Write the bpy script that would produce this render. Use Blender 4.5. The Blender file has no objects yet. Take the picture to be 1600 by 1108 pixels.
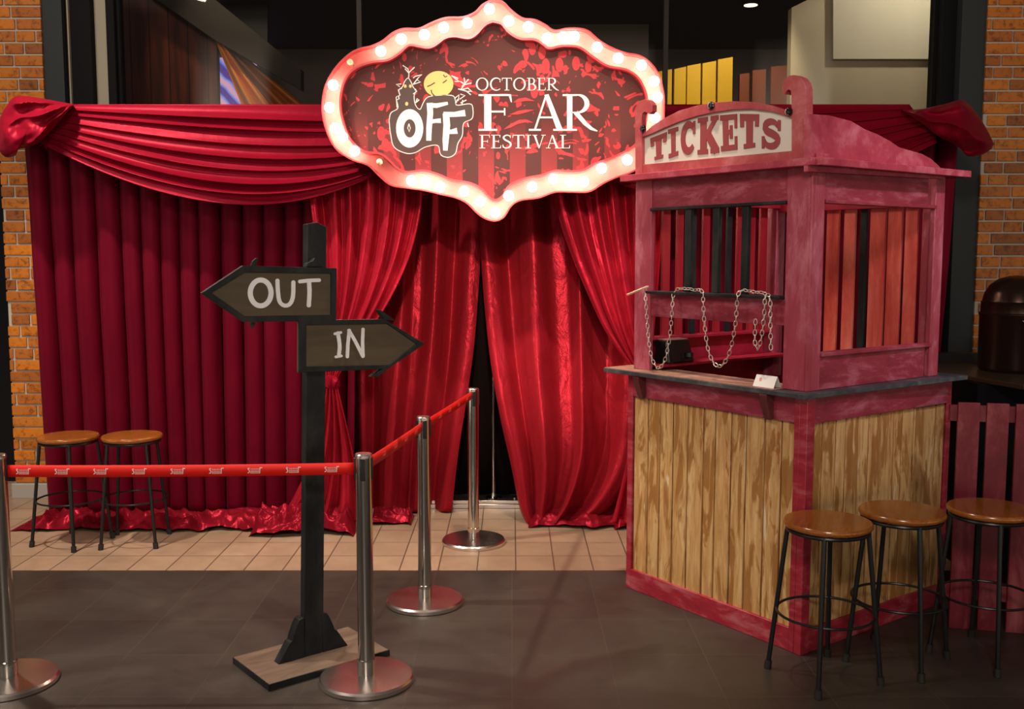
import bpy, bmesh, math, random
from mathutils import Vector, Matrix, noise
random.seed(7)
PI = math.pi
SC = bpy.context.scene
COL = SC.collection

# ------------------------------------------------------------------ camera
CAM_H, PITCH, FPX = 1.65, math.radians(5.65), 1556.0
cd = bpy.data.cameras.new('camera'); cam = bpy.data.objects.new('camera', cd); COL.objects.link(cam)
cam.location = (0, 0, CAM_H); cam.rotation_euler = (PI/2 - PITCH, 0, 0)
cd.sensor_width = 36; cd.lens = 36*FPX/1600; cd.clip_start = .05; cd.clip_end = 100
SC.camera = cam

# ------------------------------------------------------------------ view, world, lights
vs = SC.view_settings
vs.view_transform = 'Standard'; vs.look = 'None'; vs.gamma = 1; vs.use_curve_mapping = False
vs.exposure = 0.16
w = bpy.data.worlds.new('world'); SC.world = w; w.use_nodes = True
bg = w.node_tree.nodes['Background']; bg.inputs[1].default_value = 1
def _world():      # dim hall; warm bright patches added at eye level opposite the curtains, for steel reflections
    t = w.node_tree; N = t.nodes.new; L = t.links.new
    tc = N('ShaderNodeTexCoord'); sx = N('ShaderNodeSeparateXYZ'); L(tc.outputs['Generated'], sx.inputs[0])
    def mth(op, a, b=0, clamp=False):
        n = N('ShaderNodeMath'); n.operation = op; n.use_clamp = clamp
        for i, v in ((0, a), (1, b)):
            if isinstance(v, (int, float)): n.inputs[i].default_value = v
            else: L(v, n.inputs[i])
        return n.outputs[0]
    az = mth('ARCTAN2', sx.outputs[0], sx.outputs[1])
    n1 = N('ShaderNodeTexNoise'); n1.noise_dimensions = '1D'; n1.inputs['Scale'].default_value = 6.0; n1.inputs['Detail'].default_value = 3; L(az, n1.inputs['W'])
    col = mth('MULTIPLY', mth('SUBTRACT', n1.outputs['Fac'], .515), 16, True)
    back = mth('MULTIPLY', mth('MULTIPLY', sx.outputs[1], -1), 3.0, True)
    band = mth('SUBTRACT', 1, mth('MULTIPLY', mth('ABSOLUTE', mth('SUBTRACT', sx.outputs[2], -.02)), 4.5), True)
    fac = mth('MULTIPLY', mth('MULTIPLY', col, back), band)
    mx = N('ShaderNodeMix'); mx.data_type = 'RGBA'; mx.inputs[6].default_value = (.055, .045, .038, 1); mx.inputs[7].default_value = (5.0, 4.3, 3.5, 1)
    L(fac, mx.inputs[0]); L(mx.outputs[2], bg.inputs[0])
_world()

def area(name, loc, aim, sx, sy, power, color=(1, .85, .7), spread=180):
    l = bpy.data.lights.new(name, 'AREA'); l.shape = 'RECTANGLE'; l.size = sx; l.size_y = sy
    l.energy = power; l.color = color; l.spread = math.radians(spread)
    o = bpy.data.objects.new(name, l); COL.objects.link(o); o.location = loc
    o.rotation_euler = (Vector(aim)-Vector(loc)).to_track_quat('-Z', 'Y').to_euler()
    return o
def spot(name, loc, aim, power, angle, color=(1, .85, .7), radius=.06, blend=.5):
    l = bpy.data.lights.new(name, 'SPOT'); l.energy = power; l.color = color; l.spot_size = math.radians(angle)
    l.spot_blend = blend; l.shadow_soft_size = radius
    o = bpy.data.objects.new(name, l); COL.objects.link(o); o.location = loc
    o.rotation_euler = (Vector(aim)-Vector(loc)).to_track_quat('-Z', 'Y').to_euler()
    return o
area('hall_light', (-.6, -2.6, 4.5), (.8, 4.4, .6), 1.1, .7, 150, (1, .86, .74))
area('hall_light', (-3.4, 2.9, 4.7), (-.2, 5.2, .6), .7, .7, 70, (1, .86, .72))
spot('booth_spot', (3.5, 2.3, 4.9), (1.75, 4.5, 1.95), 420, 30, (1, .90, .95), .12, .9)
spot('ceiling_spot', (-2.9, 4.6, 4.4), (-1.7, 5.6, 0), 520, 76)
spot('doorway_spot', (.0, .0, 4.15), (-.02, 6.25, 1.35), 1000, 15.5, (1, .84, .66), .10, .6)
spot('ceiling_spot', (.2, 4.3, 4.4), (-.1, 5.6, 0), 330, 62)
area('shop_light', (.6, 9.2, 3.9), (.6, 8.6, 0), 5.0, .4, 40, (1, .88, .7))

# ------------------------------------------------------------------ tracing helpers: a ray of the survey camera met with a plane in the room
def ray(x, y):
    a = (x-800)/FPX; b = -(y-554)/FPX
    return Vector((a, math.cos(PITCH)+b*math.sin(PITCH), -math.sin(PITCH)+b*math.cos(PITCH)))
EYE = Vector((0, 0, CAM_H))
def onY(x, y, Y):
    r = ray(x, y); return EYE + r*(Y/r.y)
def onZ(x, y, Z=0):
    r = ray(x, y); return EYE + r*((Z-CAM_H)/r.z)
def on_plane(x, y, p0, n):
    r = ray(x, y); return EYE + r*((Vector(p0)-EYE).dot(n)/r.dot(n))
def spline(pts, n):
    """Catmull-Rom resample of a polyline to n+1 points by arc length"""
    P = [Vector(p) for p in pts]; out = []
    Q = [P[0]*2-P[1]]+P+[P[-1]*2-P[-2]]
    dense = []
    for i in range(1, len(Q)-2):
        for k in range(12):
            t = k/12; a, b, c, d = Q[i-1], Q[i], Q[i+1], Q[i+2]
            dense.append(.5*((2*b)+(c-a)*t+(2*a-5*b+4*c-d)*t*t+(3*b-a-3*c+d)*t**3))
    dense.append(P[-1])
    L = [0]
    for i in range(1, len(dense)): L.append(L[-1]+(dense[i]-dense[i-1]).length)
    j = 0
    for i in range(n+1):
        s = L[-1]*i/n
        while j < len(L)-2 and L[j+1] < s: j += 1
        t = 0 if L[j+1] == L[j] else (s-L[j])/(L[j+1]-L[j])
        out.append(dense[j].lerp(dense[j+1], min(1, t)))
    return out
def lerp(a, b, t): return a+(b-a)*t
def sstep(t): t = max(0, min(1, t)); return t*t*(3-2*t)

# ------------------------------------------------------------------ mesh builder
ROOTM = {}
class MB:
    def __init__(s): s.v = []; s.f = []
    def quad(s, a, b, c, d):
        n = len(s.v); s.v += [Vector(p) for p in (a, b, c, d)]; s.f.append((n, n+1, n+2, n+3)); return s
    def box(s, lo, hi, M=None):
        x0, y0, z0 = lo; x1, y1, z1 = hi; n = len(s.v)
        for p in ((x0,y0,z0),(x1,y0,z0),(x1,y1,z0),(x0,y1,z0),(x0,y0,z1),(x1,y0,z1),(x1,y1,z1),(x0,y1,z1)):
            p = Vector(p); s.v.append(M @ p if M else p)
        for q in ((0,3,2,1),(4,5,6,7),(0,1,5,4),(1,2,6,5),(2,3,7,6),(3,0,4,7)): s.f.append(tuple(n+i for i in q))
        return s
    def prism(s, pts, d, M=None):
        """pts: list of 3D points in a plane, extruded by vector d"""
        n = len(s.v); k = len(pts); d = Vector(d)
        for p in pts: s.v.append(Vector(p))
        for p in pts: s.v.append(Vector(p)+d)
        s.f.append(tuple(range(n, n+k))[::-1]); s.f.append(tuple(range(n+k, n+2*k)))
        for i in range(k):
            j = (i+1) % k; s.f.append((n+i, n+j, n+k+j, n+k+i))
        if M:
            for i in range(n, len(s.v)): s.v[i] = M @ s.v[i]
        return s
    def tube(s, path, r, seg=10, closed=False, caps=True):
        P = [Vector(p) for p in path]; k = len(P); n = len(s.v)
        R = r if isinstance(r, (list, tuple)) else [r]*k
        up = None
        for i in range(k):
            if closed: t = P[(i+1) % k]-P[i-1]
            else: t = P[min(i+1, k-1)]-P[max(i-1, 0)]
            t.normalize()
            if up is None:
                up = Vector((0, 0, 1)) if abs(t.z) < .9 else Vector((1, 0, 0))
            up = (up - t*up.dot(t)).normalized(); sd = t.cross(up)
            for j in range(seg):
                a = 2*PI*j/seg; s.v.append(P[i]+(up*math.cos(a)+sd*math.sin(a))*R[i])
        for i in range(k if closed else k-1):
            for j in range(seg):
                a = n+i*seg+j; b = n+i*seg+(j+1) % seg; c = n+((i+1) % k)*seg+(j+1) % seg; d = n+((i+1) % k)*seg+j
                s.f.append((a, d, c, b))
        if caps and not closed:
            s.f.append(tuple(n+j for j in range(seg))); s.f.append(tuple(n+(k-1)*seg+j for j in range(seg))[::-1])
        return s
    def lathe(s, prof, seg=48, c=(0, 0, 0), cap=True):
        n = len(s.v); c = Vector(c); k = len(prof)
        for r, z in prof:
            for j in range(seg):
                a = 2*PI*j/seg; s.v.append(c+Vector((r*math.cos(a), r*math.sin(a), z)))
        for i in range(k-1):
            for j in range(seg):
                a = n+i*seg+j; b = n+i*seg+(j+1) % seg
                s.f.append((a, b, b+seg, a+seg))
        if cap:
            s.f.append(tuple(n+j for j in range(seg))[::-1]); s.f.append(tuple(n+(k-1)*seg+j for j in range(seg)))
        return s
    def grid(s, rows):
        n = len(s.v); w_ = len(rows[0])
        for r in rows: s.v += [Vector(p) for p in r]
        for i in range(len(rows)-1):
            for j in range(w_-1):
                a = n+i*w_+j; s.f.append((a, a+1, a+w_+1, a+w_))
        return s
    def build(s, name, mat, parent=None, local=False, bevel=0, smooth=30, thick=0, origin=None):
        me = bpy.data.meshes.new(name)
        vv = s.v
        o = bpy.data.objects.new(name, me)
        if parent is not None:
            o.parent = parent
            if not local:
                inv = ROOTM[parent.name].inverted(); vv = [inv @ v for v in vv]
        elif origin is not None:
            og = Vector(origin); vv = [v-og for v in vv]; o.location = og
        me.from_pydata([tuple(v) for v in vv], [], s.f); me.update()
        bm = bmesh.new(); bm.from_mesh(me); bmesh.ops.recalc_face_normals(bm, faces=bm.faces); bm.to_mesh(me); bm.free()
        me.materials.append(mat)
        if smooth:
            me.polygons.foreach_set('use_smooth', [True]*len(me.polygons))
            me.set_sharp_from_angle(angle=math.radians(smooth))
        COL.objects.link(o)
        if thick:
            m = o.modifiers.new('solid', 'SOLIDIFY'); m.thickness = thick; m.offset = -1
        if bevel:
            m = o.modifiers.new('bevel', 'BEVEL'); m.width = bevel; m.segments = 2; m.limit_method = 'ANGLE'; m.angle_limit = math.radians(40)
        ROOTM[o.name] = ROOTM[parent.name] if parent is not None else Matrix.Translation(o.location)
        return o
def thing(name, label, cat, loc=(0, 0, 0), rz=0, group=None):
    o = bpy.data.objects.new(name, None); COL.objects.link(o); o.location = loc; o.rotation_euler = (0, 0, rz)
    o.empty_display_size = .05
    ROOTM[o.name] = Matrix.Translation(Vector(loc)) @ Matrix.Rotation(rz, 4, 'Z')
    return tag(o, label, cat, group)
def tag(o, label, cat=None, group=None):
    o['label'] = label
    if cat: o['category'] = cat
    if group: o['group'] = group
    return o
def struct(o): o['kind'] = 'structure'; return o
def dup(root, loc, rz=None, label=None):
    r = root.copy(); COL.objects.link(r); r.location = loc
    if rz is not None: r.rotation_euler = (0, 0, rz)
    if label: r['label'] = label
    ROOTM[r.name] = Matrix.Translation(Vector(loc)) @ Matrix.Rotation(r.rotation_euler.z, 4, 'Z')
    for ch in list(root.children):
        c = ch.copy(); COL.objects.link(c); c.parent = r
        for g in ch.children:
            d = g.copy(); COL.objects.link(d); d.parent = c
    return r

# ------------------------------------------------------------------ materials
def mat(name, color, rough=.5, metal=0, spec=.5, emit=None, es=0, sheen=0, coat=0):
    m = bpy.data.materials.new(name); m.use_nodes = True; b = m.node_tree.nodes['Principled BSDF']
    b.inputs['Base Color'].default_value = (*color, 1); b.inputs['Roughness'].default_value = rough
    b.inputs['Metallic'].default_value = metal; b.inputs['Specular IOR Level'].default_value = spec
    b.inputs['Sheen Weight'].default_value = sheen; b.inputs['Coat Weight'].default_value = coat
    b.inputs['Coat Roughness'].default_value = .12
    if emit: b.inputs['Emission Color'].default_value = (*emit, 1); b.inputs['Emission Strength'].default_value = es
    return m
class NT:
    def __init__(s, m): s.t = m.node_tree; s.b = s.t.nodes['Principled BSDF']
    def n(s, typ, ins=None, **kw):
        nd = s.t.nodes.new(typ)
        for k, v in kw.items(): setattr(nd, k, v)
        for k, v in (ins or {}).items():
            if isinstance(v, bpy.types.NodeSocket): s.t.links.new(v, nd.inputs[k])
            else: nd.inputs[k].default_value = v
        return nd
    def link(s, a, k): s.t.links.new(a, s.b.inputs[k])
    def coord(s, scale=(1, 1, 1), kind='Object'):
        tc = s.n('ShaderNodeTexCoord'); mp = s.n('ShaderNodeMapping', {'Vector': tc.outputs[kind], 'Scale': scale}); return mp.outputs[0]
    def noise(s, vec, scale, detail=4, rough=.55, dist=0):
        return s.n('ShaderNodeTexNoise', {'Vector': vec, 'Scale': scale, 'Detail': detail, 'Roughness': rough, 'Distortion': dist}).outputs['Fac']
    def ramp(s, fac, stops, interp='LINEAR'):
        r = s.n('ShaderNodeValToRGB', {'Fac': fac}); r.color_ramp.interpolation = interp
        e = r.color_ramp.elements
        while len(e) < len(stops): e.new(.5)
        for i, (p, c) in enumerate(stops): e[i].position = p; e[i].color = (*c, 1) if len(c) == 3 else c
        return r.outputs[0]
    def mix(s, fac, a, b, blend='MIX'):
        nd = s.t.nodes.new('ShaderNodeMix'); nd.data_type = 'RGBA'; nd.blend_type = blend
        for i, v in ((0, fac), (6, a), (7, b)):
            if isinstance(v, bpy.types.NodeSocket): s.t.links.new(v, nd.inputs[i])
            else: nd.inputs[i].default_value = v if i == 0 else (*v, 1)
        return nd.outputs[2]
    def math(s, op, a, b=0):
        nd = s.n('ShaderNodeMath', {0: a, 1: b}, operation=op); return nd.outputs[0]
    def bump(s, h, strength=.3, dist=.01):
        s.link(s.n('ShaderNodeBump', {'Height': h, 'Strength': strength, 'Distance': dist}).outputs[0], 'Normal')

def mat_cloth(name, c1, c2, rough, metal, sheen=.3, crumple=.25, cs=7):
    m = mat(name, c1, rough, metal, .3, sheen=sheen); t = NT(m)
    t.b.inputs['Specular Tint'].default_value = (1, .12, .2, 1)
    t.b.inputs['Sheen Tint'].default_value = (1, .08, .15, 1); t.b.inputs['Sheen Roughness'].default_value = .4
    v = t.coord((1, 1, .35)); a = t.noise(v, 9, 3)
    t.link(t.mix(a, c1, c2), 'Base Color')
    t.bump(t.noise(t.coord((1, 1, .5)), cs, 4, .6, .6), crumple, .02)
    return m
M_VELVET = mat_cloth('velvet_red', (.082, .0015, .010), (.13, .003, .014), .5, .08, .08)
M_SATIN = mat_cloth('satin_red', (.32, .009, .022), (.44, .015, .034), .30, .35, .15, .5, 9)
M_SWAG = mat_cloth('swag_red', (.16, .0025, .012), (.23, .004, .017), .42, .12, .08, .2)
M_INNER = mat_cloth('doorway_red', (.23, .008, .014), (.32, .013, .022), .36, .25, .12, .5, 12)
M_HEM = mat_cloth('hem_satin', (.16, .004, .012), (.24, .008, .018), .30, .3, .08, .4, 10)
M_BLACKCLOTH = mat('black_cloth', (.010, .004, .004), .9, spec=.1)

def mat_paint(name, base, light, dark, amt=.5, rough=.5, sc=1.0, stretch=(1, 1, 1)):
    m = mat(name, base, rough, 0, .4); t = NT(m)
    v = t.coord(stretch); n1 = t.noise(v, 6*sc, 6, .7, .35); n2 = t.noise(v, 24*sc, 4, .7, .3)
    c = t.ramp(n1, [(.3, dark), (.5, base), (.72, light)])
    sp = t.ramp(n2, [(.60, (0, 0, 0)), (.72, (1, 1, 1))])
    c = t.mix(t.math('MULTIPLY', t.n('ShaderNodeRGBToBW', {'Color': sp}).outputs[0], amt), c, light)
    t.link(c, 'Base Color'); t.bump(n2, .15, .004)
    return m
M_PINK = mat_paint('raspberry_paint', (.40, .045, .075), (.58, .16, .21), (.30, .022, .045), .45, .45, 1.1)
M_PINKV = mat_paint('raspberry_post_paint', (.34, .048, .078), (.56, .19, .25), (.28, .03, .05), .5, .45, 1.0, (1, 1, .35))
M_PINKBASE = mat_paint('raspberry_scuffed', (.33, .018, .035), (.46, .12, .14), (.22, .01, .022), .5, .4, 1.3, (.6, .6, 2.0))
M_PINKBOARD = mat_paint('raspberry_board', (.27, .026, .048), (.45, .13, .18), (.18, .014, .028), .5, .45, 1.3, (.6, .6, 1.8))
M_DARKPAINT = mat_paint('charcoal_paint', (.018, .020, .021), (.045, .045, .044), (.008, .008, .009), .3, .45, 1, (1, 1, .4))
M_DARKPAINT.node_tree.nodes['Principled BSDF'].inputs['Specular IOR Level'].default_value = .18
M_COUNTER = mat_paint('counter_slate', (.045, .05, .058), (.12, .12, .13), (.02, .02, .024), .35, .45, 1.3)
M_COUNTERWOOD = mat_paint('counter_top_wood', (.34, .18, .13), (.5, .3, .22), (.16, .08, .07), .3, .5, 1.2)
M_BOOTHIN = mat_paint('booth_inside_red', (.34, .008, .03), (.42, .03, .06), (.22, .005, .02), .2, .5)
M_SLAT = mat_paint('slat_red_lit', (.72, .11, .08), (.88, .28, .20), (.50, .035, .03), .3, .5, 1.2, (1, 1, .2))  # same red paint as the other slats, colour brightened as if lit by the sign
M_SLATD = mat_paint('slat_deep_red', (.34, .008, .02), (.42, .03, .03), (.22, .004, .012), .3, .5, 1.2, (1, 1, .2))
M_FENCE = mat_paint('fence_red', (.16, .008, .019), (.30, .07, .08), (.09, .004, .011), .35, .45, 1.0, (1, 1, .4))

def mat_planks(name):
    m = mat(name, (.5, .3, .12), .45, 0, .4); t = NT(m)
    g = t.n('ShaderNodeNewGeometry'); rnd = g.outputs['Random Per Island']
    tc = t.n('ShaderNodeTexCoord')
    off = t.n('ShaderNodeVectorMath', {0: tc.outputs['Object'], 1: t.n('ShaderNodeCombineXYZ', {'X': t.math('MULTIPLY', rnd, 9), 'Z': t.math('MULTIPLY', rnd, 5)}).outputs[0]}, operation='ADD').outputs[0]
    v1 = t.n('ShaderNodeMapping', {'Vector': off, 'Scale': (1, 1, .12)}).outputs[0]
    v2 = t.n('ShaderNodeMapping', {'Vector': off, 'Scale': (1, 1, .22)}).outputs[0]
    n1 = t.noise(v1, 38, 5, .65, .8); n2 = t.noise(v2, 11, 4, .6, 1.2); n3 = t.noise(v2, 16, 3, .6, .5)
    c = t.ramp(n1, [(.3, (.40, .20, .070)), (.5, (.54, .31, .12)), (.7, (.66, .46, .22))])
    st = t.ramp(n2, [(.50, (0, 0, 0)), (.56, (1, 1, 1))])
    c = t.mix(t.math('MULTIPLY', t.n('ShaderNodeRGBToBW', {'Color': st}).outputs[0], .78), c, (.27, .10, .016))
    wh = t.ramp(n3, [(.66, (0, 0, 0)), (.72, (1, 1, 1))])
    c = t.mix(t.math('MULTIPLY', t.n('ShaderNodeRGBToBW', {'Color': wh}).outputs[0], .6), c, (.78, .68, .48))
    t.link(c, 'Base Color'); t.bump(n1, .25, .004)
    return m
M_PLANK = mat_planks('stained_planks')
def mat_wood(name, a, b, c, rough=.25, coat=.4, stretch=(1, .12, 1), sc=30):
    m = mat(name, a, rough, coat=coat); t = NT(m)
    v = t.coord(stretch); n1 = t.noise(v, sc, 5, .6, 1.0); n2 = t.noise(t.coord(), 4, 3)
    col = t.ramp(n1, [(.3, a), (.5, b), (.7, c)])
    t.link(t.mix(t.math('MULTIPLY', n2, .5), col, a), 'Base Color'); t.bump(n1, .08, .002)
    return m
M_SEAT = mat_wood('seat_wood', (.20, .055, .007), (.33, .10, .013), (.42, .15, .022))
M_BASEWOOD = mat_wood('worn_base_wood', (.10, .066, .048), (.17, .11, .075), (.22, .15, .10), .6, 0, (.2, 1, 1), 20)
M_SIGNWOOD = mat_wood('sign_face_wood', (.062, .046, .028), (.095, .070, .040), (.125, .088, .050), .6, 0, (.3, 1, 1.4), 9)
M_BLACKMETAL = mat('black_steel', (.022, .023, .024), .35, .6)
M_RUBBER = mat('black_rubber', (.012, .012, .012), .6)
def mat_steel():
    m = mat('brushed_steel', (.66, .63, .59), .10, 1); t = NT(m)
    n = t.noise(t.coord((40, 40, .3)), 6, 3); t.link(t.math('MULTIPLY_ADD', n, .12), 'Roughness')
    t.b.inputs['Roughness'].default_value = .11
    for l in list(t.b.inputs['Roughness'].links): t.t.links.remove(l)
    return m
M_STEEL = mat_steel()
M_STEELTOP = mat('steel_disc', (.74, .68, .64), .27, 1)
M_CHAIN = mat('zinc_chain', (.62, .55, .50), .35, .8)
M_TAPE = mat('belt_red', (.75, .012, .006), .55, spec=.3)
M_WHITE = mat('white_print', (.85, .82, .80), .5)
M_WHITEP = mat('white_brushed_paint', (.92, .91, .94), .5)
M_CARD = mat('white_card', (.82, .80, .79), .6)
M_BLACKPL = mat('black_plastic', (.008, .008, .008), .25)

def mat_floor(name, c1, c2, grout, tw, th, rough, gw=.006, gmix=.8, spec=.5):
    m = mat(name, c1, rough, spec=spec); t = NT(m)
    v = t.coord()
    n1 = t.noise(v, 1.6, 5, .6, .6); n2 = t.noise(v, 9, 5, .7)
    br = t.n('ShaderNodeTexBrick', {'Vector': v, 'Color1': (.35, .35, .35, 1), 'Color2': (.65, .65, .65, 1), 'Mortar': (0, 0, 0, 1), 'Scale': 1,
             'Mortar Size': gw/2, 'Mortar Smooth': .2, 'Brick Width': tw, 'Row Height': th})
    br.offset = 0; br.squash = 1
    f = t.math('ADD', t.math('MULTIPLY', n1, .7), t.math('MULTIPLY', n2, .3))
    c = t.ramp(f, [(.32, c1), (.66, c2)])
    tone = t.n('ShaderNodeRGBToBW', {'Color': br.outputs['Color']}).outputs[0]
    c = t.mix(1.0, c, t.ramp(tone, [(.3, (.86, .86, .86)), (.7, (1.1, 1.1, 1.1))]), 'MULTIPLY')
    c = t.mix(t.math('MULTIPLY', br.outputs['Fac'], gmix), c, grout)
    t.link(c, 'Base Color')
    r = t.ramp(n1, [(.3, (rough-.08,)*3), (.7, (rough+.1,)*3)])
    t.link(t.n('ShaderNodeRGBToBW', {'Color': r}).outputs[0], 'Roughness')
    t.bump(t.math('SUBTRACT', n2, br.outputs['Fac']), .12, .003)
    return m
M_FLOORD = mat_floor('dark_floor_tile', (.028, .023, .019), (.056, .044, .036), (.085, .068, .055), .40, .40, .42, .004, .55)
M_FLOORL = mat_floor('light_floor_tile', (.26, .172, .112), (.43, .29, .195), (.07, .05, .035), .205, .258, .36, .008, .85)

def mat_brick():
    m = mat('glazed_brick', (.4, .13, .03), .4, spec=.25); t = NT(m)
    g = t.n('ShaderNodeNewGeometry'); rnd = g.outputs['Random Per Island']
    c = t.ramp(rnd, [(0, (.24, .075, .018)), (.3, (.42, .125, .014)), (.6, (.56, .175, .014)), (.85, (.36, .105, .018)), (1, (.50, .17, .022))])
    n = t.noise(t.coord(), 28, 5, .65, .5)
    d = t.ramp(n, [(.33, (.45, .40, .36)), (.48, (1, 1, 1)), (.75, (1.15, 1.15, 1.1))])
    t.link(t.mix(1.0, c, d, 'MULTIPLY'), 'Base Color'); t.bump(n, .35, .006)
    return m
M_BRICK = mat_brick()
M_MORTAR = mat('mortar', (.42, .37, .31), .9)
M_SLATEPOST = mat('slate_post', (.020, .025, .028), .6, spec=.3)
M_BLACKPOST = mat('black_frame', (.004, .004, .005), .7, spec=.15)
M_CREAM = mat('cream_strip', (.36, .32, .24), .6)
M_PLINTH = mat('pale_plinth', (.34, .31, .28), .6)

def stroke2(pts, w, closed=False, n=None):
    """returns list of quads (2D) along a polyline with width w (number or list)"""
    P = [Vector((p[0], p[1])) for p in pts]; k = len(P)
    W = w if isinstance(w, (list, tuple)) else [w]*k
    L, R = [], []
    for i in range(k):
        if closed: t = P[(i+1) % k]-P[i-1]
        else: t = P[min(i+1, k-1)]-P[max(i-1, 0)]
        if t.length < 1e-9: t = Vector((1, 0))
        t.normalize(); nn = Vector((-t.y, t.x))
        L.append(P[i]+nn*W[i]/2); R.append(P[i]-nn*W[i]/2)
    return [(L[i], L[(i+1) % k], R[(i+1) % k], R[i]) for i in range(k if closed else k-1)]
def arc(cx, cy, rx, ry, a0, a1, n=20): return [(cx+rx*math.cos(math.radians(lerp(a0, a1, i/n))), cy+ry*math.sin(math.radians(lerp(a0, a1, i/n)))) for i in range(n+1)]
def smooth2(pts, n=20): return [(p.x, p.y) for p in spline([Vector((a, b, 0)) for a, b in pts], n)]
def R(x0, y0, x1, y1): return [(Vector((x0, y0)), Vector((x1, y0)), Vector((x1, y1)), Vector((x0, y1)))]
def ring(cx, cy, ox, oy, ix, iy, n=36):
    q = []
    for i in range(n):
        a, b = 2*PI*i/n, 2*PI*(i+1)/n
        q.append((Vector((cx+ox*math.cos(a), cy+oy*math.sin(a))), Vector((cx+ox*math.cos(b), cy+oy*math.sin(b))), Vector((cx+ix*math.cos(b), cy+iy*math.sin(b))), Vector((cx+ix*math.cos(a), cy+iy*math.sin(a)))))
    return q

# ------------------------------------------------------------------ floor and shell
fl = MB().box((-4.6, -3.2, -.05), (4.6, 5.107, 0)).build('floor', M_FLOORD, smooth=0); struct(fl)
fl2 = MB().box((-4.6, 5.107, -.05), (4.6, 10.6, .001)).build('floor', M_FLOORL, smooth=0, origin=(0.02, 5.107, 0)); struct(fl2)

def brick_wall(name, x0, x1, y0, z0, z1, depth):
    mort = MB().box((x0+.004, y0+.012, z0), (x1-.004, y0+depth, z1)); o = mort.build(name, M_MORTAR, smooth=0); struct(o)
    b = MB(); ch, g, bl = .0775, .012, .255; r = 0; z = z0
    rr = random.Random(int(x0*100)+7)
    while z < z1-.01:
        x = x0 - (0, .62, .30, .80)[r % 4]*bl - rr.uniform(0, .03)
        while x < x1:
            L = bl if rr.random() < .6 else bl*.52
            a, c = max(x, x0), min(x+L-g, x1)
            if c-a > .02:
                j = rr.uniform(-.002, .002)
                b.box((a, y0+j, z+g/2), (c, y0+.07+j, min(z+ch-g/2, z1)))
            x += L
        z += ch; r += 1
    bo = b.build('brickwork', M_BRICK, o, bevel=.004, smooth=0)
    return o
WL = brick_wall('wall_left', -3.40, -3.085, 6.7, .10, 3.9, .4)
struct(MB().box((-3.42, 6.68, 0), (-3.0, 7.1, .10)).build('baseboard_left', M_PLINTH, smooth=0, bevel=.004))
WR = brick_wall('wall_right', 3.115, 4.4, 6.7, .10, 3.9, .4)
struct(MB().box((3.1, 6.68, 0), (4.4, 7.1, .10)).build('baseboard_right', M_PLINTH, smooth=0, bevel=.004))
struct(MB().box((-4.6, 7.2, 0), (-3.42, 7.3, 4)).build('wall_left_recess', M_BLACKPOST, smooth=0))
struct(MB().box((-3.085, 6.72, 0), (-2.955, 6.95, 3.9)).build('trim_1', M_SLATEPOST, smooth=0, bevel=.004))
struct(MB().box((-2.955, 6.80, 0), (-2.80, 6.98, 3.9)).box((-2.955, 6.74, 0), (-2.948, 6.80, 3.9)).build('trim_2', M_BLACKPOST, smooth=0, bevel=.003))
struct(MB().box((-2.947, 6.775, 0), (-2.937, 6.80, 3.9)).build('trim_3', M_CREAM, smooth=0))
struct(MB().box((-2.80, 6.86, 0), (-2.715, 6.98, 3.9)).build('trim_4', M_CREAM, smooth=0, bevel=.003))
struct(MB().box((-2.715, 6.84, 0), (-2.66, 6.98, 3.9)).build('trim_5', M_BLACKPOST, smooth=0, bevel=.003))
struct(MB().box((2.955, 6.72, 0), (3.115, 6.95, 3.9)).build('trim_6', M_SLATEPOST, smooth=0, bevel=.004))
struct(MB().box((2.86, 6.80, 0), (2.955, 6.98, 3.9)).build('trim_7', M_BLACKPOST, smooth=0, bevel=.003))
# storefront glass with slim mullions
def mat_glass():
    m = bpy.data.materials.new('window_glass'); m.use_nodes = True; t = m.node_tree; t.nodes.clear()
    o = t.nodes.new('ShaderNodeOutputMaterial'); mx = t.nodes.new('ShaderNodeMixShader'); tr = t.nodes.new('ShaderNodeBsdfTransparent')
    gl = t.nodes.new('ShaderNodeBsdfGlossy'); gl.inputs['Roughness'].default_value = .02
    tr.inputs[0].default_value = (.88, .86, .84, 1); lw = t.nodes.new('ShaderNodeFresnel'); lw.inputs[0].default_value = 1.45
    t.links.new(lw.outputs[0], mx.inputs[0]); t.links.new(tr.outputs[0], mx.inputs[1]); t.links.new(gl.outputs[0], mx.inputs[2]); t.links.new(mx.outputs[0], o.inputs[0])
    return m
M_GLASS = mat_glass()
win = MB().box((-2.66, 6.88, .0), (-2.64, 6.96, 3.9)).box((2.84, 6.88, .0), (2.86, 6.96, 3.9)).build('window_1', M_BLACKPOST, smooth=0); struct(win)
MB().box((-2.64, 6.915, .02), (2.84, 6.925, 3.9)).build('pane', M_GLASS, win, smooth=0)
M_MULL = mat('dark_grey_mullion', (.045, .04, .036), .5)
for px in (562, 1040):
    c = onY(px, 60, 6.95).x; MB().box((c-.016, 6.93, 0), (c+.016, 6.97, 3.9)).build('mullion', M_MULL, win, smooth=0)

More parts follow.
